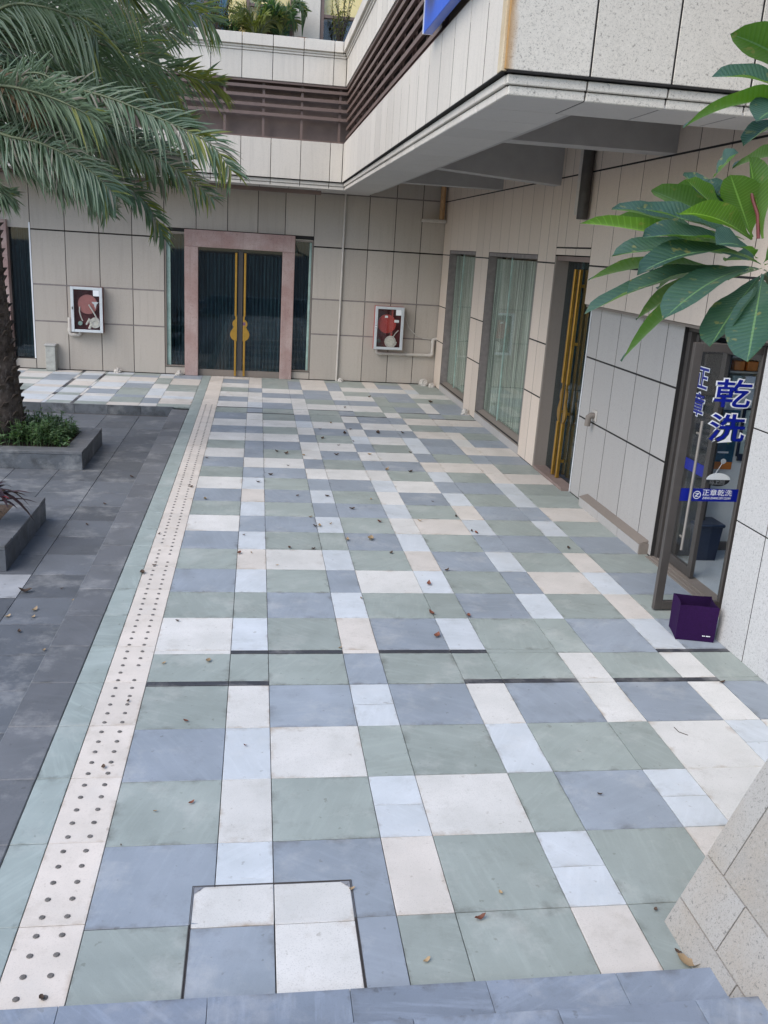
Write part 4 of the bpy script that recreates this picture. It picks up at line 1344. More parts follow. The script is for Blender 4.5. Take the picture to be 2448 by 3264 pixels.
# ==================================================================== PLANTERS
def planter(x1, y0, w, d, label, zt=.10):
    x0, y1 = x1 - w, y0 + d
    t = thing('planter', ((x0 + x1) / 2, (y0 + y1) / 2, -.17), label, 'planter')
    k = .27
    for (a, c) in ((x0, x0 + w / 2), (x0 + w / 2, x1)):
        slab('kerb_stone', a + .001, c - .001, y0, y0 + .035, -.17, zt - .045, M_DARKSLAB, t, .003)
        slab('coping_stone', a + .001, c - .001, y0 - .006, y0 + k, zt - .043, zt, M_KERB, t, .004)
        slab('coping_stone', a + .001, c - .001, y1 - k, y1 + .006, zt - .043, zt, M_KERB, t, .004)
        slab('kerb_stone', a + .001, c - .001, y1 - .035, y1, -.17, zt - .045, M_DARKSLAB, t, .003)
    for (a, c) in ((y0 + .036, y0 + d / 2), (y0 + d / 2, y1 - .036)):
        slab('kerb_stone', x1 - .035, x1, a + .001, c - .001, -.17, zt - .045, M_DARKSLAB, t, .003)
    for (a, c) in ((y0 + k, y0 + d / 2), (y0 + d / 2, y1 - k)):
        slab('coping_stone', x1 - k, x1 + .006, a + .001, c - .001, zt - .043, zt, M_KERB, t, .004)
        slab('coping_stone', x0 - .006, x0 + k, a + .001, c - .001, zt - .043, zt, M_KERB, t, .004)
    b = MB(); nx = 16
    vs, fs = [], []
    rr = random.Random(int(y0 * 7))
    for i in range(nx + 1):
        for j in range(nx + 1):
            vs.append((x0 + k - .01 + (w - 2 * k + .02) * i / nx, y0 + k - .01 + (d - 2 * k + .02) * j / nx, zt - .03 + rr.uniform(-.012, .03)))
    for i in range(nx):
        for j in range(nx):
            fs.append((i * (nx + 1) + j, (i + 1) * (nx + 1) + j, (i + 1) * (nx + 1) + j + 1, i * (nx + 1) + j + 1))
    b.add(vs, fs)
    tag(obj('soil', b, M_SOIL, t), kind='stuff')
    return t
planter(-2.43, 12.78, 2.3, 1.70, 'square dark granite planter with the palm and green ground cover')
planter(-2.415, 8.68, 1.9, 1.74, 'square dark granite planter with the dark red leaved plant')

# leaf clump helper: pointed blade with a fold
def blade(b, p, d, up, L, w, droop, seg=3, fold=.25):
    d = Vector(d).normalized(); up = Vector(up)
    s = d.cross(up).normalized()
    nrm = s.cross(d).normalized()
    prev = None
    base = len(b.v)
    vs = []
    pp = Vector(p)
    for i in range(seg + 1):
        t = i / seg
        ww = w * (math.sin(math.pi * min(.12 + .88 * t, 1)) ** .8 if t < 1 else 0) * .5
        q = pp + d * (L * t) - Vector((0, 0, droop * L * t * t))
        if i == seg:
            vs.append(q)
        else:
            vs += [q - s * ww + nrm * (fold * ww), q, q + s * ww + nrm * (fold * ww)]
    fs = []
    for i in range(seg - 1):
        a = i * 3
        fs += [(a, a + 1, a + 4, a + 3), (a + 1, a + 2, a + 5, a + 4)]
    a = (seg - 1) * 3
    fs += [(a, a + 1, a + 3), (a + 1, a + 2, a + 3)]
    b.add(vs, fs)
def rawmesh(name, b, mats, parent=None, smooth=True):
    me = bpy.data.meshes.new(name)
    me.from_pydata(b.v, [], b.f)
    for mt in (mats if isinstance(mats, (list, tuple)) else [mats]):
        me.materials.append(mt)
    if any(b.mi):
        me.polygons.foreach_set('material_index', b.mi)
    if smooth:
        me.polygons.foreach_set('use_smooth', [True] * len(me.polygons))
    me.update()
    return link(name, me, parent)

M_SHRUB = mat_leaf('ground_cover_leaf', c4(.055, .115, .04), c4(.09, .15, .06), c4(.1, .16, .06), .5, .3, False)
M_SHRUB2 = mat_leaf('pale_ground_cover_leaf', c4(.115, .18, .09), c4(.14, .2, .09), c4(.1, .16, .06), .5, .3, False)
b = MB(); rr = random.Random(3)
for i in range(620):
    x = rr.uniform(-4.5, -2.72); y = rr.uniform(13.02, 14.25)
    if y < 13.15 and rr.random() < .4: continue
    h = rr.uniform(.12, .34) * (1.15 if x < -3.0 else .8)
    b.cur = 0
    tipx = x + rr.uniform(-.06, .06); tipy = y + rr.uniform(-.06, .06)
    b.tube([(x, y, .07), (tipx, tipy, .07 + h)], .004, 4, False)
    for k in range(rr.randint(7, 12)):
        a = rr.uniform(0, 6.28); t = rr.uniform(.25, 1.0)
        b.cur = 1 if rr.random() < .35 else 0
        blade(b, (x + (tipx - x) * t, y + (tipy - y) * t, .07 + h * t), (math.cos(a), math.sin(a), rr.uniform(-.1, .9)), (0, 0, 1), rr.uniform(.06, .12), rr.uniform(.022, .04), .3, 2)
b.cur = 0
tag(rawmesh('ground_cover', b, [M_SHRUB, M_SHRUB2]), 'low green leafy ground cover round the palm trunk', 'ground cover', kind='stuff')

M_CORD = mat_leaf('dark_red_strap_leaf', c4(.045, .026, .032), c4(.07, .04, .046), c4(.1, .02, .02), .38, .15, False)
M_CORDR = mat_leaf('crimson_strap_leaf', c4(.16, .012, .02), c4(.18, .02, .03), c4(.1, .02, .02), .38, .25, False)
M_BARK2 = mat_plain('dark_stem', c4(.05, .035, .03), .9, mottle=.3, scale=20)
cor = thing('cordyline_plant', (-2.74, 9.45, .09), 'spiky dark red strap leaved plant in the nearer planter', 'plant')
b = MB(); b.tube([(-2.74, 9.45, .07), (-2.73, 9.45, .42)], .02, 8); b.tube([(-2.88, 9.2, .07), (-2.89, 9.2, .50)], .02, 8)
obj('stem', b, M_BARK2, cor, True)
for i in range(56):
    b = MB()
    a = rr.uniform(0, 6.28)
    c = (-2.73, 9.45, .38) if i < 30 else (-2.89, 9.2, .46)
    blade(b, (c[0], c[1], c[2] + rr.uniform(-.12, .06)), (math.cos(a), math.sin(a), rr.uniform(.2, 1.3)), (0, 0, 1), rr.uniform(.32, .50), rr.uniform(.045, .07), rr.uniform(.35, .9), 6, .3)
    rawmesh('strap_leaf', b, M_CORDR if i in (3, 11, 17, 30) else M_CORD, cor)

# ==================================================================== PALM
def mat_bark():
    t = NT('palm_bark')
    p = t.coords((1, 1, 1), rnd=False)
    n1 = t.noise(p, 7, 6, .7)
    n2 = t.noise(t.coords((9, 9, 3), rnd=False), 2, 5, .7)
    col = t.mix(t.ramp(n1, [(.35, c4(0, 0, 0)), (.7, c4(1, 1, 1))]), c4(.03, .022, .017), c4(.13, .10, .08))
    col = t.mix(t.ramp(n2, [(.55, c4(0, 0, 0)), (.75, c4(1, 1, 1))]), col, c4(.24, .21, .19))
    t.bsdf(col, .95, 0, .2, t.bump(n1, .8, .03))
    return t.m
M_BARK = mat_bark()
palm = thing('palm_tree', (-3.78, 13.6, .07), 'date palm with rough trunk and long arching feather fronds', 'palm tree')
b = MB()
b.tube([(-3.78, 13.6, .02), (-3.79, 13.6, .6), (-3.81, 13.6, 1.4), (-3.84, 13.6, 2.4), (-3.86, 13.6, 3.3), (-3.87, 13.6, 3.9)], [.40, .37, .32, .27, .27, .30], 20)
obj('trunk', b, M_BARK, palm, True)
rp = random.Random(12)
b = MB()
for j in range(30):                                    # old leaf bases in a spiral
    for i in range(9):
        z = .12 + j * .125 + rp.uniform(-.02, .02)
        a = 2 * math.pi * (i / 9 + j * .382) + rp.uniform(-.1, .1)
        rad = .40 - .13 * min(z / 2.4, 1)
        c = Vector((-3.78 - .03 * z + rad * math.cos(a), 13.6 + rad * math.sin(a), z))
        n_ = Vector((math.cos(a), math.sin(a), 0)); s_ = Vector((-math.sin(a), math.cos(a), 0))
        w, h, dp = rp.uniform(.06, .085), rp.uniform(.08, .12), rp.uniform(.03, .075)
        vs = [c - s_ * w - n_ * .03 - Vector((0, 0, h * .6)), c + s_ * w - n_ * .03 - Vector((0, 0, h * .6)), c + s_ * w * .5 + n_ * dp + Vector((0, 0, h * .55)), c - s_ * w * .5 + n_ * dp + Vector((0, 0, h * .55)), c - n_ * .04 + Vector((0, 0, h * .5))]
        b.add(vs, [(0, 1, 2, 3), (3, 2, 4), (0, 3, 4), (1, 4, 2)])
tag(obj('leaf_bases', b, M_BARK, palm), kind='stuff')
M_FROND = mat_leaf('palm_leaflet', c4(.082, .132, .082), c4(.115, .165, .11), c4(.1, .16, .06), .38, .25, False, .2)
M_FRONDY = mat_leaf('yellowing_palm_leaflet', c4(.15, .17, .035), c4(.17, .19, .05), c4(.1, .16, .06), .45, .3, False, .2)
M_FRONDG = mat_leaf('grey_dry_palm_leaflet', c4(.19, .18, .15), c4(.22, .2, .17), c4(.1, .16, .06), .6, .2, False, .2)
M_FRONDB = mat_leaf('brown_dead_palm_leaflet', c4(.11, .065, .025), c4(.12, .08, .04), c4(.1, .16, .06), .7, .2, False, .2)
M_RACHIS = mat_plain('frond_rib', c4(.10, .12, .06), .55, mottle=.2)
def bez(ps, t):
    """Catmull-Rom through the points"""
    n = len(ps) - 1
    i = min(int(t * n), n - 1)
    u = t * n - i
    p0, p1, p2, p3 = ps[max(i - 1, 0)], ps[i], ps[i + 1], ps[min(i + 2, n)]
    return .5 * ((2 * p1) + (p2 - p0) * u + (2 * p0 - 5 * p1 + 4 * p2 - p3) * u * u + (3 * p1 - p0 - 3 * p2 + p3) * u ** 3)
def frond(pts, mats, leaflen=.46, n=62, dry=.1, tipy=.3, hang=.5, name='frond'):
    pts = [Vector(p) for p in pts]
    roll = R(rp.uniform(38, 75)) * rp.choice((1, 1, -1))
    b = MB()
    cur = [bez(pts, i / 24) for i in range(25)]
    b.cur = 0
    b.tube(cur, [.022 * (1 - .85 * i / 24) + .003 for i in range(25)], 5)
    for i in range(n):
        t = .06 + .94 * i / (n - 1)
        p = bez(pts, min(t, .999))
        tan = (bez(pts, min(t + .02, 1)) - bez(pts, max(t - .02, 0))).normalized()
        side = tan.cross(Vector((0, 0, 1)))
        if side.length < .05: side = Vector((0, 1, 0))
        side.normalize()
        upv = side.cross(tan).normalized()
        side, upv = (side * math.cos(roll) + upv * math.sin(roll)), (upv * math.cos(roll) - side * math.sin(roll))
        for sg in (-1, 1, rp.choice((-1, 1)))[:3 if rp.random() < .6 else 2]:
            L = leaflen * (.58 + .42 * math.sin(math.pi * min(1, .15 + t * .8))) * rp.uniform(.8, 1.15)
            if t > .9: L *= .8
            d = tan * rp.uniform(.6, 1.0) + side * sg * rp.uniform(.5, .9) + upv * rp.uniform(-.3, .45)
            r_ = rp.random()
            b.cur = 1
            if r_ < dry: b.cur = 3
            elif t > .72 and rp.random() < tipy: b.cur = 2
            blade(b, p + tan * rp.uniform(-.02, .02), d, upv, L, rp.uniform(.022, .036), rp.uniform(.06, .1 + hang * .7), 3, .45)
    b.cur = 0
    return rawmesh(name, b, [M_RACHIS] + mats, palm, True)
GREEN = [M_FROND, M_FRONDY, M_FRONDG]
CR = Vector((-3.87, 13.6, 4.0))
def S(pts):                                           # crop pixels of the upper left eighth -> photo pixels -> world at depth y
    return [on_y(x * 800 / 1659, y * 800 / 1659, d) for x, y, d in pts]
F = [
    (S([(-260, 250, 13.6), (0, 120, 13.5), (350, 200, 13.2), (700, 300, 12.9), (1050, 430, 12.7), (1280, 515, 12.5), (1430, 560, 12.4)]), .52, .05, .75, .35),
    (S([(-260, 420, 13.6), (0, 300, 13.8), (350, 330, 13.9), (700, 420, 14.0), (980, 560, 14.1), (1130, 700, 14.1)]), .5, .05, .3, .5),
    (S([(-260, 520, 13.6), (0, 500, 13.3), (350, 560, 12.9), (700, 640, 12.6), (1000, 760, 12.4), (1200, 850, 12.3), (1400, 960, 12.25), (1530, 1130, 12.2)]), .46, .10, .25, .6),
    (S([(-260, 640, 13.6), (0, 690, 13.6), (350, 790, 13.4), (650, 900, 13.2), (950, 1000, 13.0), (1200, 1140, 12.9), (1400, 1310, 12.85)]), .42, .30, .25, .6),
    (S([(-260, 760, 13.6), (0, 850, 13.8), (300, 970, 13.8), (600, 1130, 13.7), (850, 1240, 13.6), (1000, 1390, 13.6), (1080, 1570, 13.6)]), .36, .14, .15, .6),
    (S([(-260, 500, 13.6), (100, 420, 14.2), (450, 480, 14.6), (800, 600, 15.0), (1050, 760, 15.2), (1250, 800, 15.3)]), .5, .1, .3, .5),
    (S([(-260, 600, 13.6), (0, 720, 14.3), (300, 780, 14.7), (600, 830, 14.9), (860, 960, 15.1), (1050, 1020, 15.2), (1250, 1060, 15.3)]), .42, .1, .4, .5),
    (S([(-260, 700, 13.6), (0, 880, 13.0), (250, 940, 12.6), (450, 1030, 12.3), (620, 1150, 12.2), (760, 1290, 12.2)]), .42, .12, .1, .7),
    (S([(-260, 780, 13.6), (-60, 960, 13.2), (150, 1040, 13.0), (330, 1130, 12.9), (450, 1230, 12.9)]), .36, .1, .1, .7),
    (S([(-260, 200, 13.6), (100, -30, 13.4), (500, -80, 13.1), (900, -60, 12.8), (1200, 20, 12.7), (1400, 150, 12.6)]), .5, .05, .3, .6),
    (S([(-260, 150, 13.6), (50, -160, 12.8), (350, -220, 12.2), (700, -140, 11.8), (850, -40, 11.6)]), .55, .05, .3, 1.0),
    (S([(-260, 330, 13.6), (150, 200, 14.6), (500, 140, 15.2), (850, 170, 15.6), (1080, 210, 15.8), (1230, 180, 15.9)]), .45, .4, .2, .4),
    (S([(-260, 560, 13.6), (-50, 560, 12.6), (200, 600, 12.0), (450, 690, 11.7), (650, 800, 11.6)]), .42, .08, .1, .7),
    (S([(-260, 820, 13.6), (-120, 1100, 13.4), (-20, 1250, 13.3), (60, 1290, 13.3)]), .3, .2, .1, .5),
    (S([(-260, 300, 13.6), (0, 60, 14.0), (300, 30, 14.4), (600, 60, 14.6), (850, 150, 14.8)]), .5, .05, .2, .5),
    (S([(-260, 460, 13.6), (0, 420, 14.6), (250, 560, 15.2), (500, 720, 15.6), (720, 880, 15.8), (860, 1010, 15.9)]), .48, .1, .2, .5),
    (S([(-260, 660, 13.6), (0, 640, 13.0), (180, 760, 12.8), (330, 900, 12.7), (430, 1060, 12.7)]), .45, .1, .1, .7),
]
for i, (pts, ll, dry, ty, hang) in enumerate(F):
    frond(pts, GREEN, ll * 1.1, 96, dry, ty, hang)
    if i != 13:                                       # the crown's inner and farther fronds, shorter, behind the front ones
        ex = Vector((rp.uniform(-.28, .05), rp.uniform(.5, 1.3), rp.uniform(-.32, .28)))
        k = rp.uniform(.74, .92)
        frond([CR + (p - CR) * k + ex * (j / (len(pts) - 1)) for j, p in enumerate(pts)], GREEN, ll * 1.05, 62, dry, ty * .6, hang)
o = frond(S([(-260, 420, 13.4), (0, 500, 12.6), (120, 600, 12.4), (200, 700, 12.3), (250, 790, 12.3)]), [M_FRONDB, M_FRONDB, M_FRONDG], .22, 40, .1, .1, .5)
o['label'] = 'dead brown frond hanging among the green ones'
for a in (2.2, 2.9, 3.6, 4.3, 5.0, 5.5):              # fronds on the far sides of the crown
    dx, dy = math.cos(a), math.sin(a)
    frond([CR, CR + Vector((dx * .8, dy * .8, .8)), CR + Vector((dx * 1.8, dy * 1.8, .9)), CR + Vector((dx * 2.6, dy * 2.6, .2))], GREEN, .45, 50, .1, .2, .5)

# ==================================================================== PLUMERIA
M_PLUM = mat_leaf('plumeria_leaf', c4(.036, .082, .062), c4(.085, .18, .025), c4(.13, .23, .11), .42, .30, True, .14)
M_PLUMY = mat_leaf('young_plumeria_leaf', c4(.085, .165, .035), c4(.11, .205, .035), c4(.26, .42, .10), .4, .42, True, .1, .35)
plum = thing('plumeria_tree', (2.95, 2.2, 1.5), 'plumeria branch with long glossy veined leaves reaching in from the right', 'plumeria tree')
def pleaf(base, tip, wpx, side, sag=.06, young=False, da=0.0, db=0.0, roll=0):
    """base, tip: photo pixels; side 't' shows its upper face, 'u' its underside; da, db metres nearer at base and tip"""
    d0, d1 = 1.98 - da, 1.98 - db
    A, B = at_depth(*base, d0), at_depth(*tip, d1)
    L = (B - A).length
    mid = (A + B) / 2
    view = (mid - EYE).normalized()
    ax = (B - A).normalized()
    s0 = ax.cross(view).normalized()                  # lies across the view
    wapp = wpx / FOC * (d0 + d1) / 2
    wreal = max(wapp, .098)
    c = max(.2, min(1, wapp / wreal))
    th = math.acos(c)
    n0 = -view if side == 't' else view               # direction of the upper face
    q = Matrix.Rotation((th if side == 't' else -th) * (1 if s0.z < 0 or True else -1), 3, ax)
    nrm = (q @ n0)
    alt = (Matrix.Rotation(-th if side == 't' else th, 3, ax) @ n0)
    if alt.z > nrm.z: nrm = alt
    nrm = (nrm - ax * nrm.dot(ax)).normalized()
    s = ax.cross(nrm).normalized()
    nu, nv = 14, 6
    vs, fs, uvs = [], [], []
    rr2 = random.Random(int(tip[0] * 3 + tip[1]))
    ph = rr2.uniform(0, 6)
    for i in range(nu + 1):
        t = i / nu
        if t < .1:
            w = .05 + .2 * t
        else:
            u = (t - .1) / .9
            w = .06 + .94 * (math.sin(math.pi * u ** 1.35) ** .62) if u < 1 else 0
            w = min(w, 1.0) * (1 if u < .985 else .35)
        p = A.lerp(B, t) + Vector((0, 0, 1)) * (sag * L * 4 * t * (1 - t))
        for j in range(nv + 1):
            v = j / nv * 2 - 1
            ww = v * w * wreal / 2
            lift = abs(v) ** 1.3 * w * wreal * .17 + math.sin(ph + t * 17 + v * 1.5) * .0025 * abs(v)
            vs.append(p + s * ww + nrm * lift)
            uvs.append((t, (v + 1) / 2))
    for i in range(nu):
        for j in range(nv):
            fs.append((i * (nv + 1) + j, (i + 1) * (nv + 1) + j, (i + 1) * (nv + 1) + j + 1, i * (nv + 1) + j + 1))
    me = bpy.data.meshes.new('leaf')
    me.from_pydata([tuple(v) for v in vs], [], fs)
    ul = me.uv_layers.new(name='UVMap')
    for poly in me.polygons:
        for li in poly.loop_indices:
            ul.data[li].uv = uvs[me.loops[li].vertex_index]
    # make the face normal agree with the intended upper side
    me.update()
    avg = Vector()
    for poly in me.polygons: avg += poly.normal * poly.area
    if avg.dot(nrm) < 0:
        me.flip_normals()
    me.polygons.foreach_set('use_smooth', [True] * len(me.polygons))
    me.materials.append(M_PLUMY if young else M_PLUM)
    link('leaf', me, plum)
def q3(x, y): return (1840 + x * 608 / 1659, 640 + y * 608 / 1659)
C = (1610, 560)
for base, tip, w, side, kw in [
    ((1600, 590), (745, 1035), 215, 't', dict(db=.22, sag=.07)),
    ((1615, 640), (1480, 1400), 400, 't', dict(da=.1, db=.3, sag=.0)),
    ((1600, 640), (1155, 1270), 250, 't', dict(da=.05, db=.2, sag=.03)),
    ((1595, 555), (520, 640), 120, 't', dict(db=.16, sag=.10)),
    ((1480, 600), (430, 805), 95, 't', dict(db=.08, sag=.05)),
    ((1300, 620), (65, 985), 80, 't', dict(db=.0, sag=.06)),
    ((1420, 640), (380, 1395), 120, 'u', dict(db=.10, sag=.08)),
    ((1380, 620), (510, 1035), 130, 'u', dict(da=-.1, db=-.1, sag=.06)),
    ((1250, 590), (95, 690), 75, 'u', dict(da=-.1, db=-.12, sag=.06)),
    ((1350, 470), (300, 485), 105, 't', dict(da=-.05, db=.02, sag=.05)),
    ((1420, 400), (565, 320), 105, 't', dict(da=.02, db=.10, sag=.05)),
    ((1250, 440), (22, 195), 100, 'u', dict(da=-.12, db=-.05, sag=.03, young=True)),
    ((1150, 330), (300, 70), 85, 't', dict(da=-.12, db=-.1, sag=.04)),
    ((1450, 340), (545, 62), 110, 't', dict(da=-.02, db=-.02, sag=.02)),
    ((1520, 340), (872, 112), 190, 'u', dict(da=.0, db=.08, sag=.08, young=True)),
    ((1150, 350), (342, 140), 140, 'u', dict(da=-.2, db=-.2, sag=.0)),
    ((1520, 320), (1330, -225), 320, 'u', dict(da=-.02, db=.05, sag=.0, young=True)),
    ((1610, 330), (1495, -385), 150, 'u', dict(da=.04, db=.04, sag=.0, young=True)),
    ((1300, 180), (645, -90), 190, 'u', dict(da=-.25, db=-.25, sag=.0)),
    ((1330, 150), (860, -140), 170, 'u', dict(da=-.28, db=-.3, sag=.0)),
    ((1350, 200), (925, -240), 150, 't', dict(da=-.1, db=-.15, sag=.0)),
    ((1280, 130), (950, -180), 80, 'u', dict(da=-.05, db=-.05, sag=.0, young=True)),
    ((1380, 120), (1130, -180), 120, 't', dict(da=-.14, db=-.15, sag=.0)),
    ((1180, -200), (1400, -420), 60, 't', dict(da=-.1, db=-.05, sag=.0)),
    ((1900, -380), (1350, -280), 70, 'u', dict(da=-.1, db=-.1, sag=.08)),
    ((1600, 200), (1480, -200), 120, 't', dict(da=-.08, db=-.08, sag=.0)),
    ((1560, 500), (1210, 385), 90, 't', dict(da=.08, db=.15, sag=.1)),
    ((1560, 520), (1290, 520), 80, 't', dict(da=-.1, db=-.15, sag=.02)),
    ((1580, 600), (1310, 690), 60, 't', dict(da=-.2, db=-.2, sag=.02)),
    ((1630, 560), (2050, 480), 120, 't', dict(da=.05, db=.1, sag=.05)),
    ((1620, 600), (2000, 900), 220, 't', dict(da=.0, db=.1, sag=.04)),
    ((1620, 540), (1950, 200), 200, 'u', dict(da=.0, db=.0, sag=.02)),
    ((1000, 560), (700, 770), 70, 'u', dict(da=-.15, db=-.15, sag=.02)),
    ((1500, 300), (1100, 130), 120, 't', dict(da=-.15, db=-.2, sag=.02)),
    ((1480, 420), (1000, 370), 100, 'u', dict(da=-.2, db=-.25, sag=.03)),
    ((1450, 500), (900, 420), 110, 'u', dict(da=-.22, db=-.3, sag=.03)),
]:
    pleaf(q3(*base), q3(*tip), w * 608 / 1659, side, **kw)
def q2(x, y): return (1840 + x * 608 / 1659, 80 + y * 608 / 1659)
for base, tip, w, side, kw in [
    ((2150, 560), (1328, 78), 300, 'u', dict(da=.1, db=.1, sag=.05)),
    ((2050, 720), (1170, 450), 95, 't', dict(da=.1, db=.1, sag=.09)),
    ((2050, 720), (918, 893), 110, 'u', dict(da=.1, db=.15, sag=.10)),
    ((1980, 830), (1440, 1045), 80, 't', dict(da=.1, db=.1, sag=.09)),
    ((1960, 800), (1555, 840), 70, 't', dict(da=.1, db=.2, sag=.12)),
    ((2200, 600), (2300, 100), 300, 'u', dict(da=.1, db=.1, sag=.05)),
]:
    pleaf(q2(*base), q2(*tip), w * 608 / 1659, side, **kw)
tipA = at_depth(*q3(1610, 590), 1.98)
tipB = at_depth(*q2(2080, 760), 1.88)
b = MB()
fork = Vector((1.75, 2.05, 2.75))
b.tube([(2.95, 2.2, 1.45), (2.8, 2.2, 2.0), (2.35, 2.15, 2.5), fork], [.06, .052, .045, .036], 10)
b.tube([fork, (1.35, 2.0, 2.85), tipA + Vector((.1, 0, -.12)), tipA + Vector((.012, 0, -.01))], [.036, .026, .015, .009], 10)
b.tube([fork, (1.6, 1.98, 3.1), tipB + Vector((.08, 0, -.15)), tipB], [.034, .026, .02, .016], 10)
obj('branch', b, mat_plain('grey_green_bark', c4(.10, .12, .06), .75, mottle=.25, scale=20), plum, True)
b = MB(); b.tube([at_depth(*q3(1575, 330), 1.95), at_depth(*q3(1570, 120), 1.94), at_depth(*q3(1530, 0), 1.94), at_depth(*q3(1510, -110), 1.94)], [.004, .004, .0035, .005], 6)
obj('flower_stalk', b, mat_plain('dark_red_stalk', c4(.16, .03, .025), .5, mottle=.2), plum, True)

# ==================================================================== BALCONY PLANTS (upper floor)
M_POTPLANT = mat_leaf('balcony_palm_leaf', c4(.045, .10, .04), c4(.06, .12, .05), c4(.1, .16, .06), .45, .3, False)
M_POTPLANT2 = mat_leaf('yellow_green_leaf', c4(.13, .15, .04), c4(.14, .16, .05), c4(.1, .16, .06), .45, .3, False)
def pot_plant(x, y, z, n, L, w, label, mat, spread=.6, up=.9, seed=0):
    rr = random.Random(seed)
    t = thing('potted_plant', (x, y, z), label, 'plant')
    q = MB(); q.tube([(x, y, z), (x, y, z + .28)], [.11, .15], 14)
    obj('pot', q, mat_plain('clay_pot', c4(.2, .1, .06), .8), t, True)
    for i in range(n):
        q = MB(); a = rr.uniform(0, 6.28)
        blade(q, (x, y, z + .28 + rr.uniform(0, .1)), (math.cos(a) * spread, math.sin(a) * spread, up * rr.uniform(.5, 1.2)), (0, 0, 1), L * rr.uniform(.6, 1.1), w, rr.uniform(.1, .6), 5, .3)
        rawmesh('blade_leaf', q, mat, t)
def pot(t, x, y, z):
    q = MB(); q.tube([(x, y, z), (x, y, z + .16)], [.10, .13], 14)
    obj('pot', q, M_POT, t, True)
M_POT = mat_plain('dark_clay_pot', c4(.09, .06, .045), .8)
def feather_plant(x, y, z, n, L, label, mats, seed, lean=.7):
    rr = random.Random(seed)
    t = thing('potted_palm', (x, y, z), label, 'plant')
    pot(t, x, y, z)
    for i in range(n):
        a = 2 * math.pi * (i + rr.uniform(-.3, .3)) / n
        h = L * rr.uniform(.7, 1.1)
        dx, dy = math.cos(a) * lean, math.sin(a) * lean
        o = frond([(x, y, z + .15), (x + dx * h * .3, y + dy * h * .3, z + .15 + h * .55), (x + dx * h * .65, y + dy * h * .65, z + .15 + h * .8), (x + dx * h, y + dy * h, z + .15 + h * .72)], mats, .26, 26, .03, .3, .4)
        o.parent = t; o.matrix_parent_inverse = Matrix.Translation((-x, -y, -z))
def twig_plant(x, y, z, n, L, label, mat, seed, spread=.35, leaf=.07, per=26):
    rr = random.Random(seed)
    t = thing('potted_shrub', (x, y, z), label, 'plant')
    pot(t, x, y, z)
    st_, fo = MB(), MB()
    for i in range(n):
        a = rr.uniform(0, 6.28)
        p0 = Vector((x, y, z + .15)); p2 = p0 + Vector((math.cos(a) * spread * rr.uniform(.3, 1.2), math.sin(a) * spread * rr.uniform(.3, 1.2), L * rr.uniform(.6, 1.1)))
        p1 = p0.lerp(p2, .5) + Vector((rr.uniform(-.06, .06), rr.uniform(-.06, .06), .04))
        st_.tube([p0, p1, p2], [.009, .007, .003], 5)
        for k in range(per):
            u = rr.uniform(.25, 1)
            p = p0.lerp(p1, u * 2) if u < .5 else p1.lerp(p2, u * 2 - 1)
            b_ = rr.uniform(0, 6.28)
            blade(fo, p, (math.cos(b_), math.sin(b_), rr.uniform(-.5, .6)), (0, 0, 1), leaf * rr.uniform(.6, 1.4), leaf * .38, .5, 2, .2)
    obj('stem', st_, M_BARK2, t, True)
    tag(rawmesh('foliage', fo, mat, t), kind='stuff')
PALMY = [M_POTPLANT, M_POTPLANT2, M_POTPLANT2]
feather_plant(-.12, 20.55, 6.9, 12, .62, 'bushy yellow green balcony palm before the yellow window', [M_POTPLANT2, M_POTPLANT2, M_POTPLANT2], 1, .9)
feather_plant(.36, 20.66, 6.9, 13, .95, 'tall feathery balcony palm left of the white column', PALMY, 2, .5)
pot_plant(.82, 20.62, 6.95, 8, 1.05, .026, 'thin reedy balcony plant before the white column', M_POTPLANT, .16, 1.3, 3)
twig_plant(-.92, 20.6, 6.9, 16, 1.15, 'loose olive balcony shrub left of the yellow window', M_POTPLANT2, 4, .36, .085, 24)
twig_plant(1.62, 20.6, 6.9, 16, 1.2, 'twiggy balcony shrub before the dark window', M_POTPLANT2, 5, .3, .08, 22)
twig_plant(-.60, 20.62, 6.9, 26, .38, 'low round dark balcony bush before the yellow window', M_POTPLANT, 6, .26, .075, 26)

# ==================================================================== FALLEN LEAVES
ORD = ['first', 'second', 'third', 'fourth', 'fifth', 'sixth', 'seventh', 'eighth', 'ninth', 'tenth', 'eleventh', 'twelfth', 'thirteenth', 'fourteenth', 'fifteenth', 'sixteenth',
       'seventeenth', 'eighteenth', 'nineteenth', 'twentieth', 'twenty-first', 'twenty-second', 'twenty-third', 'twenty-fourth', 'twenty-fifth', 'twenty-sixth', 'twenty-seventh', 'twenty-eighth',
       'twenty-ninth', 'thirtieth', 'thirty-first']
STONE = {'W': 'white', 'P': 'cream', 'L': 'pale blue', 'B': 'blue', 'G': 'green', '-': 'white'}
USED = {}
def where(p, kind):
    ri = min(range(len(ROWS)), key=lambda i: abs((ROWS[i][0] + ROWS[i][1]) / 2 - p.y))
    if p.x < CX[0]:
        place = 'the tactile band' if p.x > -1.045 else 'the green border slates'
        t = f'{kind} leaf on {place}, at the {ORD[ri]} row from the stair'
    else:
        ci = max(i for i in range(11) if CX[i] <= p.x)
        t = f'{kind} leaf on {STONE[ROWS[ri][2][ci]]} tile, {ORD[ri]} row from stair, {ORD[ci]} from tactile band'
    k = USED.get(t, 0); USED[t] = k + 1
    return t if not k else t.replace(kind + ' leaf', ('smaller ' if k == 1 else 'smallest ') + kind.split()[-1] + ' leaf')
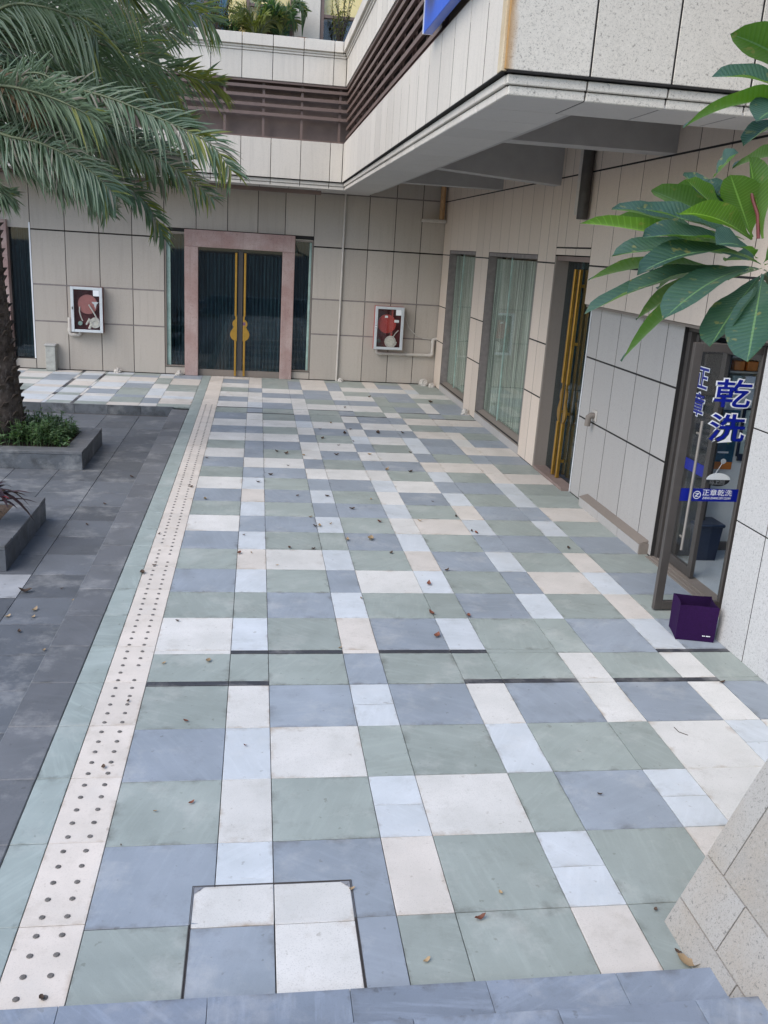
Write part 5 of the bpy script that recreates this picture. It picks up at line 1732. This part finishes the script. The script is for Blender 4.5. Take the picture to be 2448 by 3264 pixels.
def dead(u, v, size, mat, label, group, z=0.0, crop=(0, 0), s=816 / 1659, curl=.35):
    p = on_z(crop[0] + u * s, crop[1] + v * s, z)
    rr2 = random.Random(int(u * 13 + v * 7 + crop[0]))
    b = MB()
    L = size * .78; w = L * rr2.uniform(.4, .62)
    n = 5
    vs, fs = [], []
    for i in range(n + 1):
        t = i / n * 2 - 1
        ww = w / 2 * (1 - t * t) ** .7
        zc = L * curl * t * t * rr2.uniform(.6, 1.2)
        for j in (-1, 0, 1):
            vs.append((t * L / 2, j * ww, .004 + zc + abs(j) * ww * rr2.uniform(.3, .8)))
    for i in range(n):
        for j in range(2):
            fs.append((i * 3 + j, (i + 1) * 3 + j, (i + 1) * 3 + j + 1, i * 3 + j + 1))
    b.add(vs, fs)
    o = rawmesh('fallen_leaf', b, mat)
    o.location = (p.x, p.y, z + .001)
    o.rotation_euler = (0, 0, rr2.uniform(0, 6.28))
    if z >= 0 and group is not None:
        label = where(p, label)
    return tag(o, label, 'leaf', group)
D1 = mat_leaf('dark_brown_dead_leaf', c4(.06, .035, .022), c4(.09, .055, .035), c4(.1, .1, .1), .7, .05, False)
D2 = mat_leaf('tan_dead_leaf', c4(.28, .20, .12), c4(.33, .24, .16), c4(.1, .1, .1), .7, .1, False)
D3 = mat_leaf('rust_red_dead_leaf', c4(.15, .05, .028), c4(.18, .07, .045), c4(.1, .1, .1), .65, .1, False)
G1 = ('dark brown', 'dark brown leaves on the tiled pavement')
G2 = ('dry tan', 'tan leaves on the tiled pavement')
G3 = ('dead leaf', 'dead leaves on the sunken dark floor')
lot = [
    ((0, 2266), [(1205, 70, .055, D3, 'rust red leaf on a green tile two rows beyond the manhole cover', None), (1240, 600, .06, D3, 'pinkish rust leaf on the green tile just beyond the manhole cover', None),
                 (1590, 228, .035, D3, 'short rust leaf on the pale blue tile beyond the manhole cover', None), (1005, 655, .03, D2) + G2, (670, 370, .06, D1, 'dark leaf lying between the tactile studs near the green border', None), (785, 875, .02, D1) + G1, (270, 1868, .045, D1, 'dark leaf on the last tactile stud by the stair', None)]),
    ((816, 2266), [(1450, 1350, .085, D3, 'long reddish leaf on the green tile near the granite garden wall', None), (1105, 1625, .06, D2, 'pale tan leaf on the green tile beside the manhole cover', None), (1585, 1185, .04, D2) + G2, (620, 1160, .045, D2, 'tan leaf caught on the corner of the manhole cover', None)]),
    ((1632, 2266), [(568, 545, .045, D1, 'dark leaf alone on a large blue slate tile', None), (1140, 1650, .15, D2, 'big curled tan leaf against the foot of the garden wall', None), (1075, 1570, .05, D1) + G1, (928, 1295, .04, D1) + G1]),
    ((0, 1450), [(1030, 515, .06, D1) + G1, (1000, 718, .07, D1) + G1, (922, 768, .10, D1, 'long dark leaf across the tactile band edge', None), (1340, 22, .07, D1) + G1, (1225, 200, .07, D1) + G1, (1240, 210, .09, D1) + G1, (1330, 288, .1, D2) + G2,
                 (1550, 640, .1, D3, 'rust leaf on the pinkish tile right of the tactile band', None), (1630, 637, .05, D2) + G2, (1150, 1080, .05, D1) + G1, (1060, 1355, .06, D2) + G2, (1350, 1340, .08, D2) + G2, (830, 1600, .05, D1) + G1, (1580, 522, .05, D1) + G1]),
    ((816, 1450), [(208, 72, .06, D1) + G1, (95, 132, .11, D1) + G1, (15, 178, .1, D1) + G1, (268, 268, .07, D1) + G1, (462, 270, .09, D1) + G1, (745, 290, .07, D2) + G2, (848, 100, .1, D2) + G2, (1000, 112, .1, D1) + G1, (623, 352, .11, D1) + G1, (352, 405, .07, D2) + G2,
                   (385, 465, .08, D1) + G1, (412, 463, .1, D2) + G2, (483, 450, .06, D2) + G2, (800, 437, .09, D3, 'rusty leaf on the green tile row in the middle of the pavement', None), (592, 555, .1, D2) + G2, (742, 550, .15, D2) + G2, (1060, 430, .08, D2) + G2, (1298, 402, .09, D1) + G1, (1145, 305, .05, D1) + G1,
                   (1428, 508, .1, D3, 'orange leaf near the pale tile left of the granite ledge', None), (1398, 497, .07, D1) + G1, (875, 640, .08, D1) + G1, (1235, 752, .09, D1) + G1, (1120, 842, .11, D3, 'reddish leaf on a pale blue tile in the middle of the pavement', None), (683, 933, .06, D2) + G2,
                   (1140, 1032, .11, D3, 'upright rust leaf on the joint of two green tiles', None), (1378, 1048, .09, D3, 'rust leaf at the corner of a blue tile', None), (1172, 1178, .12, D3, 'brown leaf on the blue tile just beyond the black strip', None), (545, 1255, .05, D2) + G2, (218, 605, .07, D1) + G1, (372, 612, .07, D1) + G1, (137, 718, .05, D2) + G2]),
    ((816, 700), [(733, 1152, .12, D1) + G1, (575, 1220, .1, D1) + G1, (1130, 1187, .2, D1) + G1, (575, 1388, .14, D1) + G1, (790, 1385, .16, D1) + G1, (430, 1420, .13, D1) + G1, (485, 1320, .1, D2) + G2, (612, 1362, .08, D1) + G1, (950, 1385, .1, D1) + G1, (632, 1440, .07, D1) + G1, (535, 1465, .08, D1) + G1,
                  (135, 1505, .1, D1) + G1, (195, 1520, .13, D1) + G1, (310, 1530, .09, D2) + G2, (520, 1527, .12, D1) + G1, (735, 1525, .1, D2) + G2, (1000, 1512, .1, D1) + G1, (850, 1620, .11, D2) + G2, (1000, 1635, .1, D1) + G1, (415, 1360, .08, D1) + G1]),
    ((1632, 1450), [(367, 608, .08, D1) + G1, (1360, 1478, .07, D1) + G1]),
]
for crop, items in lot:
    for it in items:
        dead(it[0], it[1], it[2], it[3], it[4], it[5], 0.001, crop)
for u, v, s_, mt, tx in [(855, 145, .09, D1, 'dark leaf on the sunken floor beside the kerb, level with the nearer planter'), (680, 322, .07, D1, 'dark leaf on the sunken floor right of the nearer planter'), (867, 315, .06, D1, 'dark leaf on the grey kerb edge of the sunken floor'),
                      (565, 455, .06, D1, 'faint brown leaf on the dark floor right of the nearer planter corner'), (225, 1010, .11, D2, 'long tan leaf on the sunken floor near the frame edge'), (50, 1052, .08, D2, 'tan leaf on the sunken floor closest to the left frame edge'),
                      (215, 1055, .06, D2, 'small tan leaf just below the long tan one on the sunken floor'), (125, 1150, .07, D1, 'black leaf on the sunken floor nearest the viewer'), (475, 945, .05, D2, 'tiny tan leaf on the dark floor by the kerb'),
                      (285, 1270, .05, D2, 'tiny pale leaf on the joint of the dark floor nearest the viewer'), (400, 870, .05, D1, 'tiny dark leaf on the dark floor beside the pale slab row')]:
    dead(u, v, s_, mt, tx, G3[1], -.168, (0, 1450))
dead(165, 890, .16, D1, 'large black leaf lying beside the pale floor slab', None, -.168, (0, 1450))
p0 = on_z(1632 + 1050 * .4919, 2266 + 105 * .4919, .003); p1 = on_z(1632 + 1140 * .4919, 2266 + 157 * .4919, .003); pm = on_z(1632 + 1080 * .4919, 2266 + 135 * .4919, .003)
b = MB(); b.tube([p0, pm, p1], .0022, 5)
tag(obj('twig', b, M_BARK2), 'thin bent twig on a white tile near the pillar', 'twig')

for o in scene.objects:
    if '_base' in o: del o['_base']
